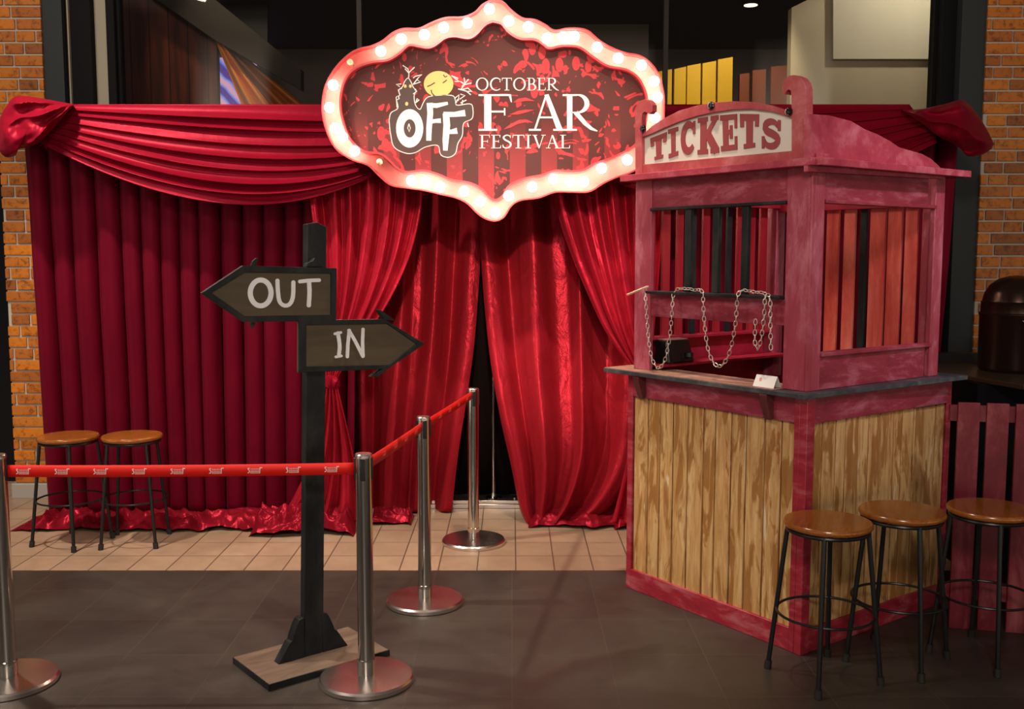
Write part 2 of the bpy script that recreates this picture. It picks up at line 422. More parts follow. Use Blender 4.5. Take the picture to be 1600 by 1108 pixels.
# interior of the shop behind the glass
M_DARKWALL = mat('dark_taupe_wall', (.12, .10, .085), .8)
struct(MB().box((-4.4, 10.4, 0), (4.4, 10.5, 4.6)).build('wall_back', M_DARKWALL, smooth=0))
M_INCEIL = mat('dark_ceiling', (.02, .018, .016), .8)
def slab(pts, Y, d, name, m, parent=None, bevel=0):
    o = MB().prism([Vector((onY(x, y, Y).x, Y, .002)) if y >= 240 else onY(x, y, Y) for x, y in pts], (0, d, 0)).build(name, m, parent, smooth=0, bevel=bevel, origin=None if parent else onY(*pts[0], Y)); return o
def mat_panelwood():
    m = mat('dark_red_panelling', (.05, .014, .01), .5); t = NT(m)
    v = t.coord((1, 1, .1)); n = t.noise(v, 14, 4)
    c = t.ramp(n, [(.35, (.05, .009, .005)), (.65, (.17, .030, .014))])
    tc = t.n('ShaderNodeTexCoord'); sx = t.n('ShaderNodeSeparateXYZ', {0: tc.outputs['Object']})
    fr = t.math('FRACT', t.math('MULTIPLY', sx.outputs[0], 6.5)); ln = t.math('LESS_THAN', fr, .06)
    t.link(t.mix(ln, c, (.01, .003, .002)), 'Base Color'); return m
pw = slab([(150, 240), (150, -30), (205, -30), (242, -3), (338, 58), (338, 240)], 8.2, .08, 'wood_panel_screen', mat_panelwood())
tag(pw, 'dark red timber panelled screen behind the glass at left', 'screen')
bm_ = slab([(200, -30), (300, -30), (470, 108), (470, 140), (335, 62), (242, -3)], 8.0, .12, 'ceiling_beam', mat('beam_grey', (.028, .023, .020), .9))
tag(bm_, 'sloping grey beam seen through the glass above the orange drape', 'beam')
bp = slab([(300, -30), (418, -30), (418, 70), (400, 62)], 8.6, .05, 'ceiling_panel', mat('panel_black', (.012, .012, .012), .7))
tag(bp, 'near black panel above the sloping beam behind the glass', 'panel')
# orange drape: two folded tails
M_ORANGE = mat('orange_drape', (.80, .26, .02), .6, emit=None)
def folded(P00, P10, P01, P11, Y, nf, amp, name, m, parent=None, nu=60, nv=20):
    rows = []
    for i in range(nv+1):
        v = i/nv; a = Vector(P00).lerp(Vector(P01), v); b = Vector(P10).lerp(Vector(P11), v); r = []
        for j in range(nu+1):
            u = j/nu; p = a.lerp(b, u); q = onY(p.x, p.y, Y+amp*math.sin(u*nf*2*PI+.6*math.sin(3*v))*(.3+v)); r.append(q)
        rows.append(r)
    return MB().grid(rows).build(name, m, parent, thick=.006, smooth=80)
od = thing('orange_drape', 'orange drape hanging in a diagonal sweep behind the glass', 'drape', onY(336, 60, 8.14))
folded((336, 62, 0), (342, 60, 0), (392, 200, 0), (448, 200, 0), 8.14, 2.0, .04, 'front_fall', M_ORANGE, od)
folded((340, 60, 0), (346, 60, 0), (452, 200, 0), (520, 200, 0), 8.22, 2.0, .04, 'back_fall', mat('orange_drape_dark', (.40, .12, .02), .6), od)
def mat_poster():
    m = mat('blue_poster', (.1, .2, .8), .5, emit=(.1, .2, .8), es=.0); t = NT(m)
    v = t.coord((1, 1, 1)); wv = t.n('ShaderNodeTexWave', {'Vector': v, 'Scale': 2.6, 'Distortion': 3.0}, bands_direction='DIAGONAL').outputs['Fac']
    c = t.ramp(wv, [(.2, (.08, .03, .28)), (.45, (.10, .22, .85)), (.7, (.35, .30, .62)), (.9, (.65, .35, .55))])
    t.link(c, 'Base Color'); t.link(c, 'Emission Color'); t.b.inputs['Emission Strength'].default_value = .9; return m
ps = slab([(330, 90), (400, 90), (400, 220), (330, 220)], 10.355, .04, 'lit_poster', mat_poster()); tag(ps, 'glowing blue and violet poster behind the orange drape', 'poster')
# yellow and rust boards
M_YEL = mat('yellow_board', (.85, .52, .005), .5); M_RUST = mat('rust_board', (.24, .055, .015), .6)
for i, (x0, x1, yt) in enumerate(((1028, 1050, 108), (1054, 1072, 104), (1074, 1095, 99), (1098, 1119, 95), (1122, 1145, 89))):
    o = slab([(x0, 260), (x0, yt+4), (x1, yt), (x1, 260)], 8.3, .05, 'yellow_board', M_YEL)
    tag(o, 'bright yellow board behind the glass, %s' % ('partly hidden by the lit sign', 'next to the one beside the lit sign', 'middle one of five', 'fourth from the lit sign', 'tallest, farthest from the lit sign')[i], 'board', 'yellow boards behind the glass')
for i, (x0, x1, yt) in enumerate(((1156, 1171, 114), (1176, 1197, 108), (1205, 1230, 102))):
    o = slab([(x0, 260), (x0, yt+2), (x1, yt), (x1, 260)], 8.3, .05, 'rust_board', M_RUST)
    tag(o, 'rust brown board behind the glass, %s' % ('narrowest, beside the yellow boards', 'between two others', 'widest, beside the beige wall')[i], 'board', 'rust boards behind the glass')
bw = slab([(1237, 260), (1237, 12), (1290, -14), (1500, -14), (1500, 260)], 7.9, .1, 'beige_partition', mat('beige_wall', (.50, .44, .31), .8)); tag(bw, 'beige partition wall behind the glass at right', 'partition')
bb = slab([(1302, 92), (1302, -14), (1500, -14), (1500, 92)], 7.85, .04, 'wall_board', mat('pale_board', (.60, .57, .46), .8)); tag(bb, 'paler rectangular board fixed high on the beige partition', 'board')
gpn = slab([(838, 300), (838, -30), (1014, -30), (1014, 300)], 9.3, .05, 'reflection_panel', mat('reflection_panel', (.13, .115, .10), .7)); tag(gpn, 'grey panel standing in for a sign reflection in the glass, with faint reversed dark lettering, above the lit sign', 'panel')  # mirrored sign reflection modelled as a solid panel with dark letters
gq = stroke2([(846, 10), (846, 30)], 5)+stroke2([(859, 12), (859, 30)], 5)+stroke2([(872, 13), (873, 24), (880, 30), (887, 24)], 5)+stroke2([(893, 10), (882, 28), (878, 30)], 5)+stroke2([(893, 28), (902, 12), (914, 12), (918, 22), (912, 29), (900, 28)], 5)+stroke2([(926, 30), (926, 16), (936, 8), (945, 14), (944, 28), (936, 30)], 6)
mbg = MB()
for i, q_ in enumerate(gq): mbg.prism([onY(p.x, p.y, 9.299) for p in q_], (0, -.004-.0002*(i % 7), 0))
mbg.build('reflected_lettering', mat('reflected_letter', (.05, .042, .038), .7), gpn)
dl = thing('downlight', 'small round downlight glowing in the dark ceiling behind the glass', 'light', onY(1173, 6, 8.4))
c = onY(1173, 8, 8.4)
MB().lathe([(.075, 0), (.075, .05), (.05, .05)], 24, c).build('housing', M_BLACKPOST, dl)
MB().lathe([(.055, -.003), (.05, .01)], 24, c).build('lamp', mat('downlight_glow', (1, .8, .5), .5, emit=(1, .75, .45), es=4), dl)
ic = MB().box((-3.0, 8.0, c.z+.05), (3.0, 10.4, c.z+.1)).build('ceiling', M_INCEIL, smooth=0); struct(ic)
spot('shop_spot', (1.8, 7.3, 3.9), (1.75, 8.3, 2.7), 60, 60, (1, .85, .6))
spot('shop_spot', (3.1, 7.2, 3.9), (2.8, 7.9, 3.0), 30, 100, (1, .9, .7))
spot('shop_spot', (-2.0, 7.4, 3.9), (-2.5, 8.9, 2.8), 24, 60, (1, .85, .6))
# ------------------------------------------------------------------ stroke lettering (2D strokes -> thin raised polygons)
# light roman serif capitals, height 1, returns (quads, advance)
T_, S_ = .10, .035
def G(ch):
    st, th = T_, S_
    if ch == 'O': return ring(.44, .5, .42, .52, .31, .47), .90
    if ch == 'C': return stroke2(arc(.44, .5, .37, .49, 48, 312, 30), [lerp(.05, .11, math.sin(PI*i/30)) for i in range(31)])+stroke2([(.69, .66), (.70, .93)], [.06, .02]), .78
    if ch == 'T': return R(.27, 0, .27+st, 1)+R(.16, 0, .49, th)+R(0, 1-th*1.4, .65, 1)+stroke2([(.02, .98), (.0, .78)], [.05, .02])+stroke2([(.63, .98), (.65, .78)], [.05, .02]), .68
    if ch == 'I': return R(.11, 0, .11+st, 1)+R(0, 0, .32, th)+R(0, 1-th, .32, 1), .36
    if ch == 'B': return R(.10, 0, .10+st, 1)+R(0, 0, .35, th)+R(0, 1-th, .35, 1)+stroke2([(.2, .98)]+arc(.32, .75, .17, .235, 90, -90, 14)+[(.2, .515)], [.035]*2+[.035+.06*math.sin(PI*i/14) for i in range(1, 14)]+[.035]*2)+stroke2([(.2, .5)]+arc(.34, .26, .22, .245, 90, -90, 14)+[(.2, .015)], [.035]*2+[.035+.07*math.sin(PI*i/14) for i in range(1, 14)]+[.035]*2), .64
    if ch == 'E': return R(.10, 0, .10+st, 1)+R(0, 0, .52, th)+R(0, 1-th, .50, 1)+R(.1, .5, .42, .5+th)+stroke2([(.50, .99), (.50, .80)], [.05, .02])+stroke2([(.42, .62), (.42, .42)], .025)+stroke2([(.52, .01), (.56, .22)], [.05, .02]), .60
    if ch == 'F': return R(.10, 0, .10+st, 1)+R(0, 0, .33, th)+R(0, 1-th, .56, 1)+R(.1, .5, .46, .5+th)+stroke2([(.55, .99), (.58, .78)], [.05, .02])+stroke2([(.46, .62), (.46, .42)], .025), .62
    if ch == 'R': return R(.10, 0, .10+st, 1)+R(0, 0, .33, th)+R(0, 1-th, .33, 1)+stroke2([(.2, .98)]+arc(.34, .74, .22, .24, 90, -90, 14)+[(.2, .50)], [.035]*2+[.035+.08*math.sin(PI*i/14) for i in range(1, 14)]+[.035]*2)+stroke2([(.30, .50), (.52, .20), (.66, .06), (.80, -.01)], [.11, .10, .08, .03]), .78
    if ch == 'S': return stroke2(smooth2([(.45, .80), (.40, .93), (.25, .98), (.10, .90), (.07, .76), (.16, .63), (.34, .50), (.46, .36), (.45, .18), (.32, .04), (.16, .02), (.05, .12), (.03, .24)], 30), [lerp(.035, .11, math.sin(PI*i/30)**.8) for i in range(31)])+stroke2([(.45, .76), (.45, .97)], .025)+stroke2([(.03, .28), (.03, .05)], .025), .54
    if ch == 'V': return stroke2([(.12, .99), (.38, .01)], [.12, .07])+stroke2([(.62, .99), (.38, .01)], [.04, .04])+R(0, 1-th, .27, 1)+R(.5, 1-th, .75, 1), .72
    if ch == 'A': return stroke2([(.36, .99), (.12, .01)], [.04, .04])+stroke2([(.36, .99), (.64, .01)], [.09, .12])+R(.2, .34, .52, .34+th)+R(0, 0, .25, th)+R(.5, 0, .80, th), .76
    if ch == 'L': return R(.10, 0, .10+st, 1)+R(0, 0, .52, th)+R(0, 1-th, .33, 1)+stroke2([(.52, .01), (.56, .24)], [.05, .02]), .58
def put(quads, f, d, name, m, parent):
    mb = MB(); kq = 0
    for q in quads:
        P = [f(p.x, p.y) for p in q]; kq = (kq+1) % 9
        mb.prism(P, Vector(d)*(1+.04*kq))
    return mb.build(name, m, parent, smooth=0)

# ------------------------------------------------------------------ marquee sign
SY = 5.75
sg = thing('marquee_sign', 'red shaped marquee sign ringed with glowing bulbs hanging over the curtained doorway', 'sign', onY(772, 346, SY))
def sp(pts): return [(x, y) for x, y in pts]
OUT = [(770,-3),(786,1),(799,14),(817,27),(835,29),(852,37),(863,45),(872,46),(886,43),(904,43),(920,47),(937,62),(958,74),(980,82),(998,85),(1016,96),(1031,117),(1038,145),(1039,170),(1037,200),(1028,228),(1010,254),(987,270),(966,277),(944,287),(922,300),(897,301),(868,301),(842,310),(813,314),(799,323),(788,340),(774,346),(759,343),(745,334),(730,319),(712,310),(687,304),(661,298),(632,294),(610,290),(592,276),(574,259),(549,250),(523,232),(507,199),(502,167),(507,134),(523,105),(545,83),(563,74),(578,71),(596,63),(614,49),(632,43),(654,43),(676,33),(697,26),(723,25),(741,18),(753,6)]
INN = [(770,34),(784,38),(795,51),(813,61),(835,62),(849,70),(858,76),(879,72),(904,74),(926,89),(948,103),(977,109),(995,120),(1006,138),(1011,158),(1009,190),(1002,215),(987,231),(969,241),(948,250),(929,256),(911,266),(890,268),(868,267),(846,274),(821,279),(796,290),(786,306),(773,313),(762,306),(752,295),(734,286),(705,281),(683,272),(661,267),(636,269),(621,263),(608,250),(594,240),(574,238),(560,231),(545,214),(536,188),(532,163),(536,134),(547,114),(563,103),(584,97),(607,94),(625,83),(639,71),(655,73),(669,75),(680,71),(695,60),(710,57),(732,60),(744,54),(758,39)]
def loop_s(pts, Y, n):
    P = [onY(x, y, Y) for x, y in pts]; P.append(P[0]); q = spline(P, n); return q[:-1]
M_SIGNRED = mat('sign_red_paint', (.62, .07, .06), .35, coat=.3)
M_SIGNEDGE = mat('sign_edge_red', (.50, .03, .04), .3, coat=.3)
M_CHANNEL = mat('sign_channel_paint', (.50, .13, .12), .5, spec=.2)
N = 260
outF, innF = loop_s(OUT, SY, N), loop_s(INN, SY, N)
def off(L, k, dy):
    c = sum(L, Vector())/len(L); r = []
    n_ = len(L)
    for i in range(n_):
        t = (L[(i+1) % n_]-L[i-1]).normalized(); nn = Vector((t.z, 0, -t.x))
        if nn.dot(L[i]-c) < 0: nn = -nn
        r.append(L[i]+nn*k+Vector((0, dy, 0)))
    return r
def ribbon(loops, name, m, parent, smooth=40):
    mb = MB(); n_ = len(loops[0])
    for L in loops: mb.v += [Vector(p) for p in L]
    for a in range(len(loops)-1):
        for i in range(n_):
            j = (i+1) % n_; mb.f.append((a*n_+i, a*n_+j, (a+1)*n_+j, (a+1)*n_+i))
    return mb.build(name, m, parent, smooth=smooth)
# outer can: outer wall, front lip, inner side of lip
ribbon([off(outF, 0, .09), off(outF, 0, .004), off(outF, -.008, .004), off(outF, -.010, .055)], 'outer_rim', M_SIGNEDGE, sg)
ribbon([off(innF, .010, .055), off(innF, .006, -.010), off(innF, -.006, -.010), off(innF, -.008, .03)], 'inner_rim', M_SIGNEDGE, sg)
# channel floor between rims
mbc = MB()
def fanloop(mb, A, B):
    n_ = len(A); o = len(mb.v); mb.v += A+B
    # match B index by nearest angle order
    for i in range(n_):
        j = (i+1) % n_; mb.f.append((o+i, o+j, o+n_+j, o+n_+i))
# re-sample so that both loops pair by arc position
fanloop(mbc, off(outF, -.006, .05), off(innF, .006, .05)); mbc.build('bulb_channel', M_CHANNEL, sg, smooth=0)
# face panel
def mat_face():
    m = mat('sign_face_print', (.3, .02, .03), .4, coat=0); t = NT(m)
    tc = t.n('ShaderNodeTexCoord'); sx = t.n('ShaderNodeSeparateXYZ', {0: tc.outputs['Object']})
    v = tc.outputs['Object']
    fr = t.math('FRACT', t.math('ADD', t.math('MULTIPLY', sx.outputs[0], 5.55), .5+.0))
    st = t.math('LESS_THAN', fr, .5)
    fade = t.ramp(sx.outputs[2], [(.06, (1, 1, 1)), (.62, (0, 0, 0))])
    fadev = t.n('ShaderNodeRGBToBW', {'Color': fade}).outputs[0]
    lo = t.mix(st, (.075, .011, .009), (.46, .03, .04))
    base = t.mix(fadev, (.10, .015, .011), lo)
    n1 = t.noise(v, 3.0, 3, .5, 1.0)
    vor = t.n('ShaderNodeTexVoronoi', {'Vector': t.n('ShaderNodeMapping', {'Vector': v, 'Rotation': (0, .6, 0), 'Scale': (1.6, 1, .9)}).outputs[0], 'Scale': 11, 'Randomness': 1}).outputs['Distance']
    leaf = t.math('MULTIPLY', t.math('LESS_THAN', vor, .40), t.math('GREATER_THAN', n1, .52))
    n2 = t.noise(v, 7.5, 2, .5, 2.5); blot = t.math('GREATER_THAN', n2, .60)
    f = t.math('MAXIMUM', leaf, blot)
    c = t.mix(t.math('MULTIPLY', f, .85), base, (.66, .035, .045))
    t.b.inputs['Roughness'].default_value = .65
    t.link(c, 'Base Color'); return m
FY = SY+.028
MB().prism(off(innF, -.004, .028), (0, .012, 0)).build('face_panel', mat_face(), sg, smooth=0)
MB().prism(off(outF, -.003, .068), (0, .02, 0)).build('back_board', M_BLACKPOST, sg, smooth=0)
BULBS = [(764.5,14),(730,36),(693,43),(663,54),(627,61),(595,80),(547,97,0),(520.6,133),(515,168),(524,200),(535,214),(554,236),(593,253,0),(643,282),(665,284),(688,292),(725,299),(750,315),(773.6,332),(795,306),(831.6,292),(865,280),(890,284),(912,284),(940,263),(980,250),(1012,214),(1023,184),(1027,152),(1022,127),(1002,102),(966,91),(933,74),(897,57),(880,58),(855,60),(825.4,42),(794.6,33)]
M_BULB = mat('lit_bulb', (1, .9, .75), .3, emit=(1, .76, .56), es=42)
M_BULBOFF = mat('unlit_bulb', (.85, .72, .45), .15, coat=.5)
M_SOCKET = mat('bulb_socket', (.7, .55, .35), .3, .6)
sock = None; bulb_me = {}
for i, b in enumerate(BULBS):
    on = len(b) == 2; p = onY(b[0], b[1], SY-.014)
    if i == 0 or not on and 'off' not in bulb_me:
        mb = MB(); seg, rg = 20, 12; r = .029 if on else .018
        prof = [(max(.0005, r*math.sin(PI*k/rg)), -r*math.cos(PI*k/rg)) for k in range(rg+1)]
        mb.lathe(prof, seg, (0, 0, 0)); mb.v = [Vector((v.x, v.z, v.y)) for v in mb.v]
        o = mb.build('light_bulb' if on else 'unlit_bulb', M_BULB if on else M_BULBOFF, sg, local=True)
        s_ = MB().lathe([(.014, .02), (.014, .092)], 14); s_.v = [Vector((v.x, v.z, v.y)) for v in s_.v]
        so = s_.build('socket', M_SOCKET, o, local=True)
        bulb_me['on' if on else 'off'] = (o, so)
        if not on: tag(o, 'unlit bulb in the sign rim')
    else:
        a, so0 = bulb_me['on' if on else 'off']; o = a.copy(); COL.objects.link(o)
        s2 = so0.copy(); COL.objects.link(s2); s2.parent = o
    o.location = ROOTM[sg.name].inverted() @ p
# printed lettering and emblem on the face
def zf(x, y): return onY(590+x/4.324, 80+y/4.324, FY)
dN = (0, -.0025, 0)
def line_text(txt, x0, x1, yt, yb, name):
    quads, adv = [], 0
    for chx in txt:
        q, a = G(chx); quads += [tuple(Vector((p.x+adv, p.y)) for p in k) for k in q]; adv += a+.04
    adv -= .04
    put(quads, lambda x, y: zf(x0+(x1-x0)*x/adv, yb+(yt-yb)*y), dN, name, M_WHITE, sg)
line_text('OCTOBER', 662, 1222, 181, 265, 'lettering')
line_text('FESTIVAL', 688, 1302, 566, 656, 'lettering')
def glyph(chx, x0, x1, yt, yb, th=None):
    q, a = G(chx); mx = max(p.x for k in q for p in k)
    put(q, lambda x, y: zf(x0+(x1-x0)*x/mx, yb+(yt-yb)*y), dN, 'lettering', M_WHITE, sg)
S_ = .05; T_ = .125
glyph('F', 682, 908, 291, 538); glyph('A', 1022, 1285, 291, 538); glyph('R', 1250, 1487, 291, 538)
S_ = .035; T_ = .10
M_INK = mat('dark_brown_print', (.075, .035, .028), .45); M_MOON = mat('yellow_print', (.82, .62, .20), .5); M_REDPRINT = mat('red_print', (.70, .03, .035), .45)
def poly(pts, m, name, dy=0.0, th=.0015, k=None):
    P = [zf(x, y)+Vector((0, -dy, 0)) for x, y in (smooth2(pts+[pts[0]], k)[:-1] if k else pts)]
    return MB().prism(P, (0, -th, 0)).build(name, m, sg, smooth=0)
for s_ in ([(915,347),(950,322),(1000,313),(1062,337),(1000,336),(960,343)], [(892,428),(950,403),(1000,395),(1062,397),(1010,412),(950,428)], [(852,528),(900,492),(955,465),(1005,462),(1052,482),(990,482),(945,492),(900,515)]):
    poly(s_, M_REDPRINT, 'claw_slash')
poly([(412+100*math.cos(a*PI/16), 222+88*math.sin(a*PI/16)) for a in range(32)], M_MOON, 'moon')
for s_ in ([(335,240),(362,228),(388,212)], [(440,215),(455,205),(468,195)], [(362,262),(366,282),(380,298)], [(445,160),(455,175),(470,168)]):
    put(stroke2(s_, 7), zf, (0, -.0022, 0), 'moon_mark', M_INK, sg)
rim = [(75,470),(88,415),(135,383),(122,310),(150,300),(140,262),(165,240),(180,205),(205,178),(228,205),(245,245),(265,265),(250,300),(258,360),(285,392),(305,350),(335,310),(400,297),(505,297),(528,330),(535,362),(620,353),(645,375),(642,455),(585,488),(575,570),(545,625),(528,692),(480,720),(425,702),(405,640),(325,650),(255,688),(190,692),(110,650),(85,560)]
poly(rim, M_WHITE, 'emblem_outline', .0005, .001, 150)
def shrink(pts, k):
    n_ = len(pts); r = []
    A = sum(pts[i][0]*pts[(i+1) % n_][1]-pts[(i+1) % n_][0]*pts[i][1] for i in range(n_)); sgn = 1 if A > 0 else -1
    for i in range(n_):
        a, b = pts[i-1], pts[(i+1) % n_]; tx, ty = b[0]-a[0], b[1]-a[1]; l = math.hypot(tx, ty); r.append((pts[i][0]-sgn*ty/l*k, pts[i][1]+sgn*tx/l*k))
    return r
poly(shrink(rim, 6), M_INK, 'emblem_ground', .0015, .001, 150)
def emb(q, m=M_WHITE, dy=.0025): 
    put(q, lambda x, y: zf(x, y)+Vector((0, -dy, 0)), (0, -.001, 0), 'emblem_lettering', m, sg)
emb(ring(217, 522, 92, 130, 40, 62, 30))
emb(stroke2([(212,490),(204,520),(214,545),(222,520),(212,490)], 5))
emb(stroke2([(352,350),(356,420),(348,520),(346,605)], [42,40,38,34])+stroke2([(335,365),(400,368),(475,352)], [30,32,20])+stroke2([(350,478),(390,472),(428,470)], [28,26,32]))
emb(stroke2([(462,420),(468,500),(460,600),(458,672)], [44,46,42,30])+stroke2([(445,428),(520,428),(592,418)], [36,34,44])+stroke2([(460,545),(500,545),(538,538)], [30,30,42]))
for cx_, cy_, rx_, ry_ in ((187,237,11,13), (222,237,11,13), (197,356,12,15)):
    emb([tuple(Vector((cx_+rx_*math.cos(a+k*PI/2), cy_+ry_*math.sin(a+k*PI/2))) for k in range(4)) for a in (0, PI/4)], M_MOON)
tw = []
rt = random.Random(3)
for base in ([(210,180),(212,150),(205,120),(170,96)], [(212,145),(250,108)], [(212,150),(185,118)], [(240,225),(275,180),(300,160),(255,170),(240,182)], [(240,225),(290,208),(262,190)], [(150,240),(125,225),(160,222)], [(152,300),(140,262),(165,250)], [(132,380),(128,330),(146,322),(140,300)], [(262,345),(280,330),(268,320),(258,350)], [(240,290),(266,270),(250,260)],
             [(500,165),(530,190),(555,205),(520,205)], [(510,170),(545,185)], [(560,260),(590,225),(585,180)], [(570,240),(615,190)], [(575,230),(635,215)], [(560,262),(610,250),(640,275),(610,270)], [(545,255),(600,270),(630,295)], [(590,225),(560,205)], [(520,320),(550,295),(545,335)], [(555,325),(590,300),(560,290)], [(560,350),(600,330)], [(570,365),(575,330)], [(530,350),(540,325)], [(607,485),(615,512)]):
    put(stroke2(base, 7), zf, (0, -.0026, 0), 'bare_tree_print', M_WHITE, sg)

# rear hanging brackets
for x in (-.55, .35):
    MB().box((x-.02, SY+.088, 2.50), (x+.02, 6.16, 2.54)).build('rear_bracket', M_BLACKMETAL, sg)

# ------------------------------------------------------------------ curtains
def pleat(u, seed, freq):
    """irregular pleat phase along a width u in metres"""
    return 2*PI*freq*u + 2.3*noise.noise(Vector((u*2.3, seed, 0))) + .7*noise.noise(Vector((u*6.0, seed+5, 0)))
def pleated(xL, xR, Yc, z1, seed, name, m, parent, freq=7.6, amp=.085, z0=.02, nu=560, nv=36):
    """xL,xR: lists of (z, x) limits top to bottom"""
    rows = []
    def at(tab, z):
        for (za, xa), (zb, xb) in zip(tab, tab[1:]):
            if zb <= z <= za: return lerp(xa, xb, (za-z)/(za-zb))
        return tab[-1][1]
    W = xR[0][1]-xL[0][1]
    for i in range(nv+1):
        z = lerp(z1, z0, i/nv); a, b = at(xL, z), at(xR, z); r = []
        for j in range(nu+1):
            u = j/nu; ph = pleat(u*W, seed, freq)+.25*noise.noise(Vector((u*W*3, z*.8, seed)))
            d = 2.0*abs(math.sin(ph*.5))**.8-1.2+.18*math.sin(ph*.37+seed)
            k = amp*(.75+.5*noise.noise(Vector((u*W*2.1, seed, 3))))
            dx = -.018*math.sin(ph)
            r.append((lerp(a, b, u)+dx, Yc-k*d+.01*noise.noise(Vector((u*W*5, z*2, seed))), z))
        rows.append(r)
    return MB().grid(rows).build(name, m, parent, thick=.004, smooth=80)
def hem(x0, x1, y0, y1, h, seed, name, m, parent, dens=150):
    nx = int((x1-x0)*dens); ny = 34; rows = []
    for i in range(ny+1):
        v = i/ny; r = []
        for j in range(nx+1):
            u = j/nx; x = lerp(x0, x1, u)
            yn = lerp(y0, y1, v) - .07*noise.noise(Vector((x*3.2, seed, 0)))*(1-v) - .03*noise.noise(Vector((x*11, seed, 2)))*(1-v)
            env = math.sin(PI*min(1, (v*.93+.035)))**.6*min(1, u*12, (1-u)*12)
            p = Vector((x*6.5+v*1.6*math.sin(x*3+seed), v*2.4+x*1.2, seed))
            rd = 1-abs(noise.noise(p))*2.2; rd2 = 1-abs(noise.noise(p*2.3+Vector((9, 0, 0))))*2
            z = .003+h*env*(.30+.55*max(0, rd)+.28*max(0, rd2))
            r.append((x, yn, z))
        rows.append(r)
    return MB().grid(rows).build(name, m, parent, smooth=80)
CY = 6.22
lc = thing('pleated_curtain', 'long dark red pleated curtain behind the two stools at left', 'curtain', (-2.0, CY, 0))
pleated([(2.6, -2.98), (.02, -2.93)], [(2.6, -.93), (.02, -1.0)], CY, 2.5, 1.3, 'pleated_cloth', M_VELVET, lc)
hem(-3.02, -1.02, 5.84, 6.16, .095, 2.0, 'crumpled_hem', M_HEM, lc)
rc = thing('pleated_curtain', 'dark red pleated curtain behind the ticket booth at right', 'curtain', (1.9, CY, 0))
pleated([(2.6, .80), (.02, .85)], [(2.6, 2.72), (.02, 2.62)], CY, 2.5, 4.3, 'pleated_cloth', M_VELVET, rc)
hem(.85, 2.62, 5.9, 6.14, .08, 5.0, 'crumpled_hem', M_HEM, rc)

def ruled(left, right, Y, nfold, amp, seed, name, m, parent, nu=200, nv=70, gather=None, ease=1.0, thick=.004, dy=None, pw=.8):
    """cloth between two traced boundary curves; folds run along the curves"""
    A = spline([Vector((x, y, 0)) for x, y in left], nv); B = spline([Vector((x, y, 0)) for x, y in right], nv); rows = []
    for i in range(nv+1):
        v = i/nv; r = []
        wd = (B[i]-A[i]).length
        for j in range(nu+1):
            u = j/nu; uu = u**ease
            p = A[i].lerp(B[i], uu)
            ph = nfold*2*PI*u+1.9*noise.noise(Vector((u*4, seed, v*.5)))+.35*noise.noise(Vector((u*9, seed, v*1.0)))
            s = math.sin(ph); k = amp*(gather(v) if gather else 1)*(.8+.5*noise.noise(Vector((u*4, seed+3, v*1.5))))
            d = k*(abs(s)**pw)*(1 if s > 0 else -1)+.16*k*math.sin(2.3*ph+1.1)+.010*noise.noise(Vector((u*9, seed+1, v*5)))
            y = Y-d-(dy(u, v) if dy else 0)
            r.append(onY(p.x, p.y, y))
        rows.append(r)
    return MB().grid(rows).build(name, m, parent, thick=thick, smooth=80)

# swags
def swag(mir, seed, parent, name, flip):
    X = (lambda x: 1525-x) if mir else (lambda x: x)
    rows = []; nt, ns = 170, 90
    for i in range(nt+1):
        t = i/nt; L = Vector((lerp(104, 60, t), lerp(163, 222, t), 0)); Rr = Vector((lerp(655, 612, t), 163+96*t**.62, 0)); r = []
        nf = 7.4; ph = (t**1.1)*nf+.55*noise.noise(Vector((t*5, seed, 0)))
        fr = ph % 1; saw = (fr**2.2)*(1-sstep((fr-.84)/.16))*(.55+.9*abs(noise.noise(Vector((int(ph)*3.7, seed, 1)))))
        for j in range(ns+1):
            s = j/ns; p = L.lerp(Rr, s); sagp = 76*t**1.45*4*s*(1-s)*(1+.18*(1-2*s)*-1)
            y = p.y+sagp; env = (.35+.65*math.sin(PI*min(1, max(0, s))))
            wob = .4*noise.noise(Vector((s*4, t*7, seed)))
            dpt = 5.98-(.03+.05*t)*env-.085*saw*env*(1+wob)*(1 if t > .1 else t*10)
            r.append(onY(X(p.x), y, dpt))
        rows.append(r)
    return MB().grid(rows).build(name, M_SWAG, parent, thick=.004, smooth=80)
def knot(poly_, piv, Yc, seed, parent, name, depth=.13, nfold=9):
    """bunched cloth: closed dome over a traced outline with folds fanning from the pinch"""
    P = spline([Vector((x, y, 0)) for x, y in poly_+[poly_[0]]], 120)[:-1]
    cx = sum(p.x for p in P)/len(P); cy = sum(p.y for p in P)/len(P); c = Vector((cx, cy, 0)); nr = 40
    mb = MB(); n_ = len(P)
    def pt(i, rho, side):
        p = c.lerp(P[i % n_], rho); ang = math.atan2(p.y-piv[1], p.x-piv[0])
        dd = math.hypot(p.x-piv[0], p.y-piv[1])
        base = math.sqrt(max(0, 1-rho**2.6))*depth*side
        q = nfold*ang+1.2*noise.noise(Vector((p.x*.03, p.y*.03, seed)))
        f = ((1-abs(math.sin(q)))**1.3*.045*min(1, dd/25)+.06*noise.noise(Vector((p.x*.03, p.y*.03, seed)))+.012*noise.noise(Vector((p.x*.075, p.y*.075, seed))))*depth/.13
        return onY(p.x, p.y, Yc-base-(f if side > 0 else 0)*min(1, (1-rho)*6))
    for side in (1, -1):
        rows = [[pt(i, .001+.999*k/nr, side) for i in range(n_+1)] for k in range(nr+1)]
        mb.grid(rows)
    return mb.build(name, M_SWAG, parent, smooth=80)
ls = thing('swag_valance', 'crimson swag draped in sagging folds left of the lit sign, bunched at the brick pillar', 'swag', onY(330, 240, 5.98))
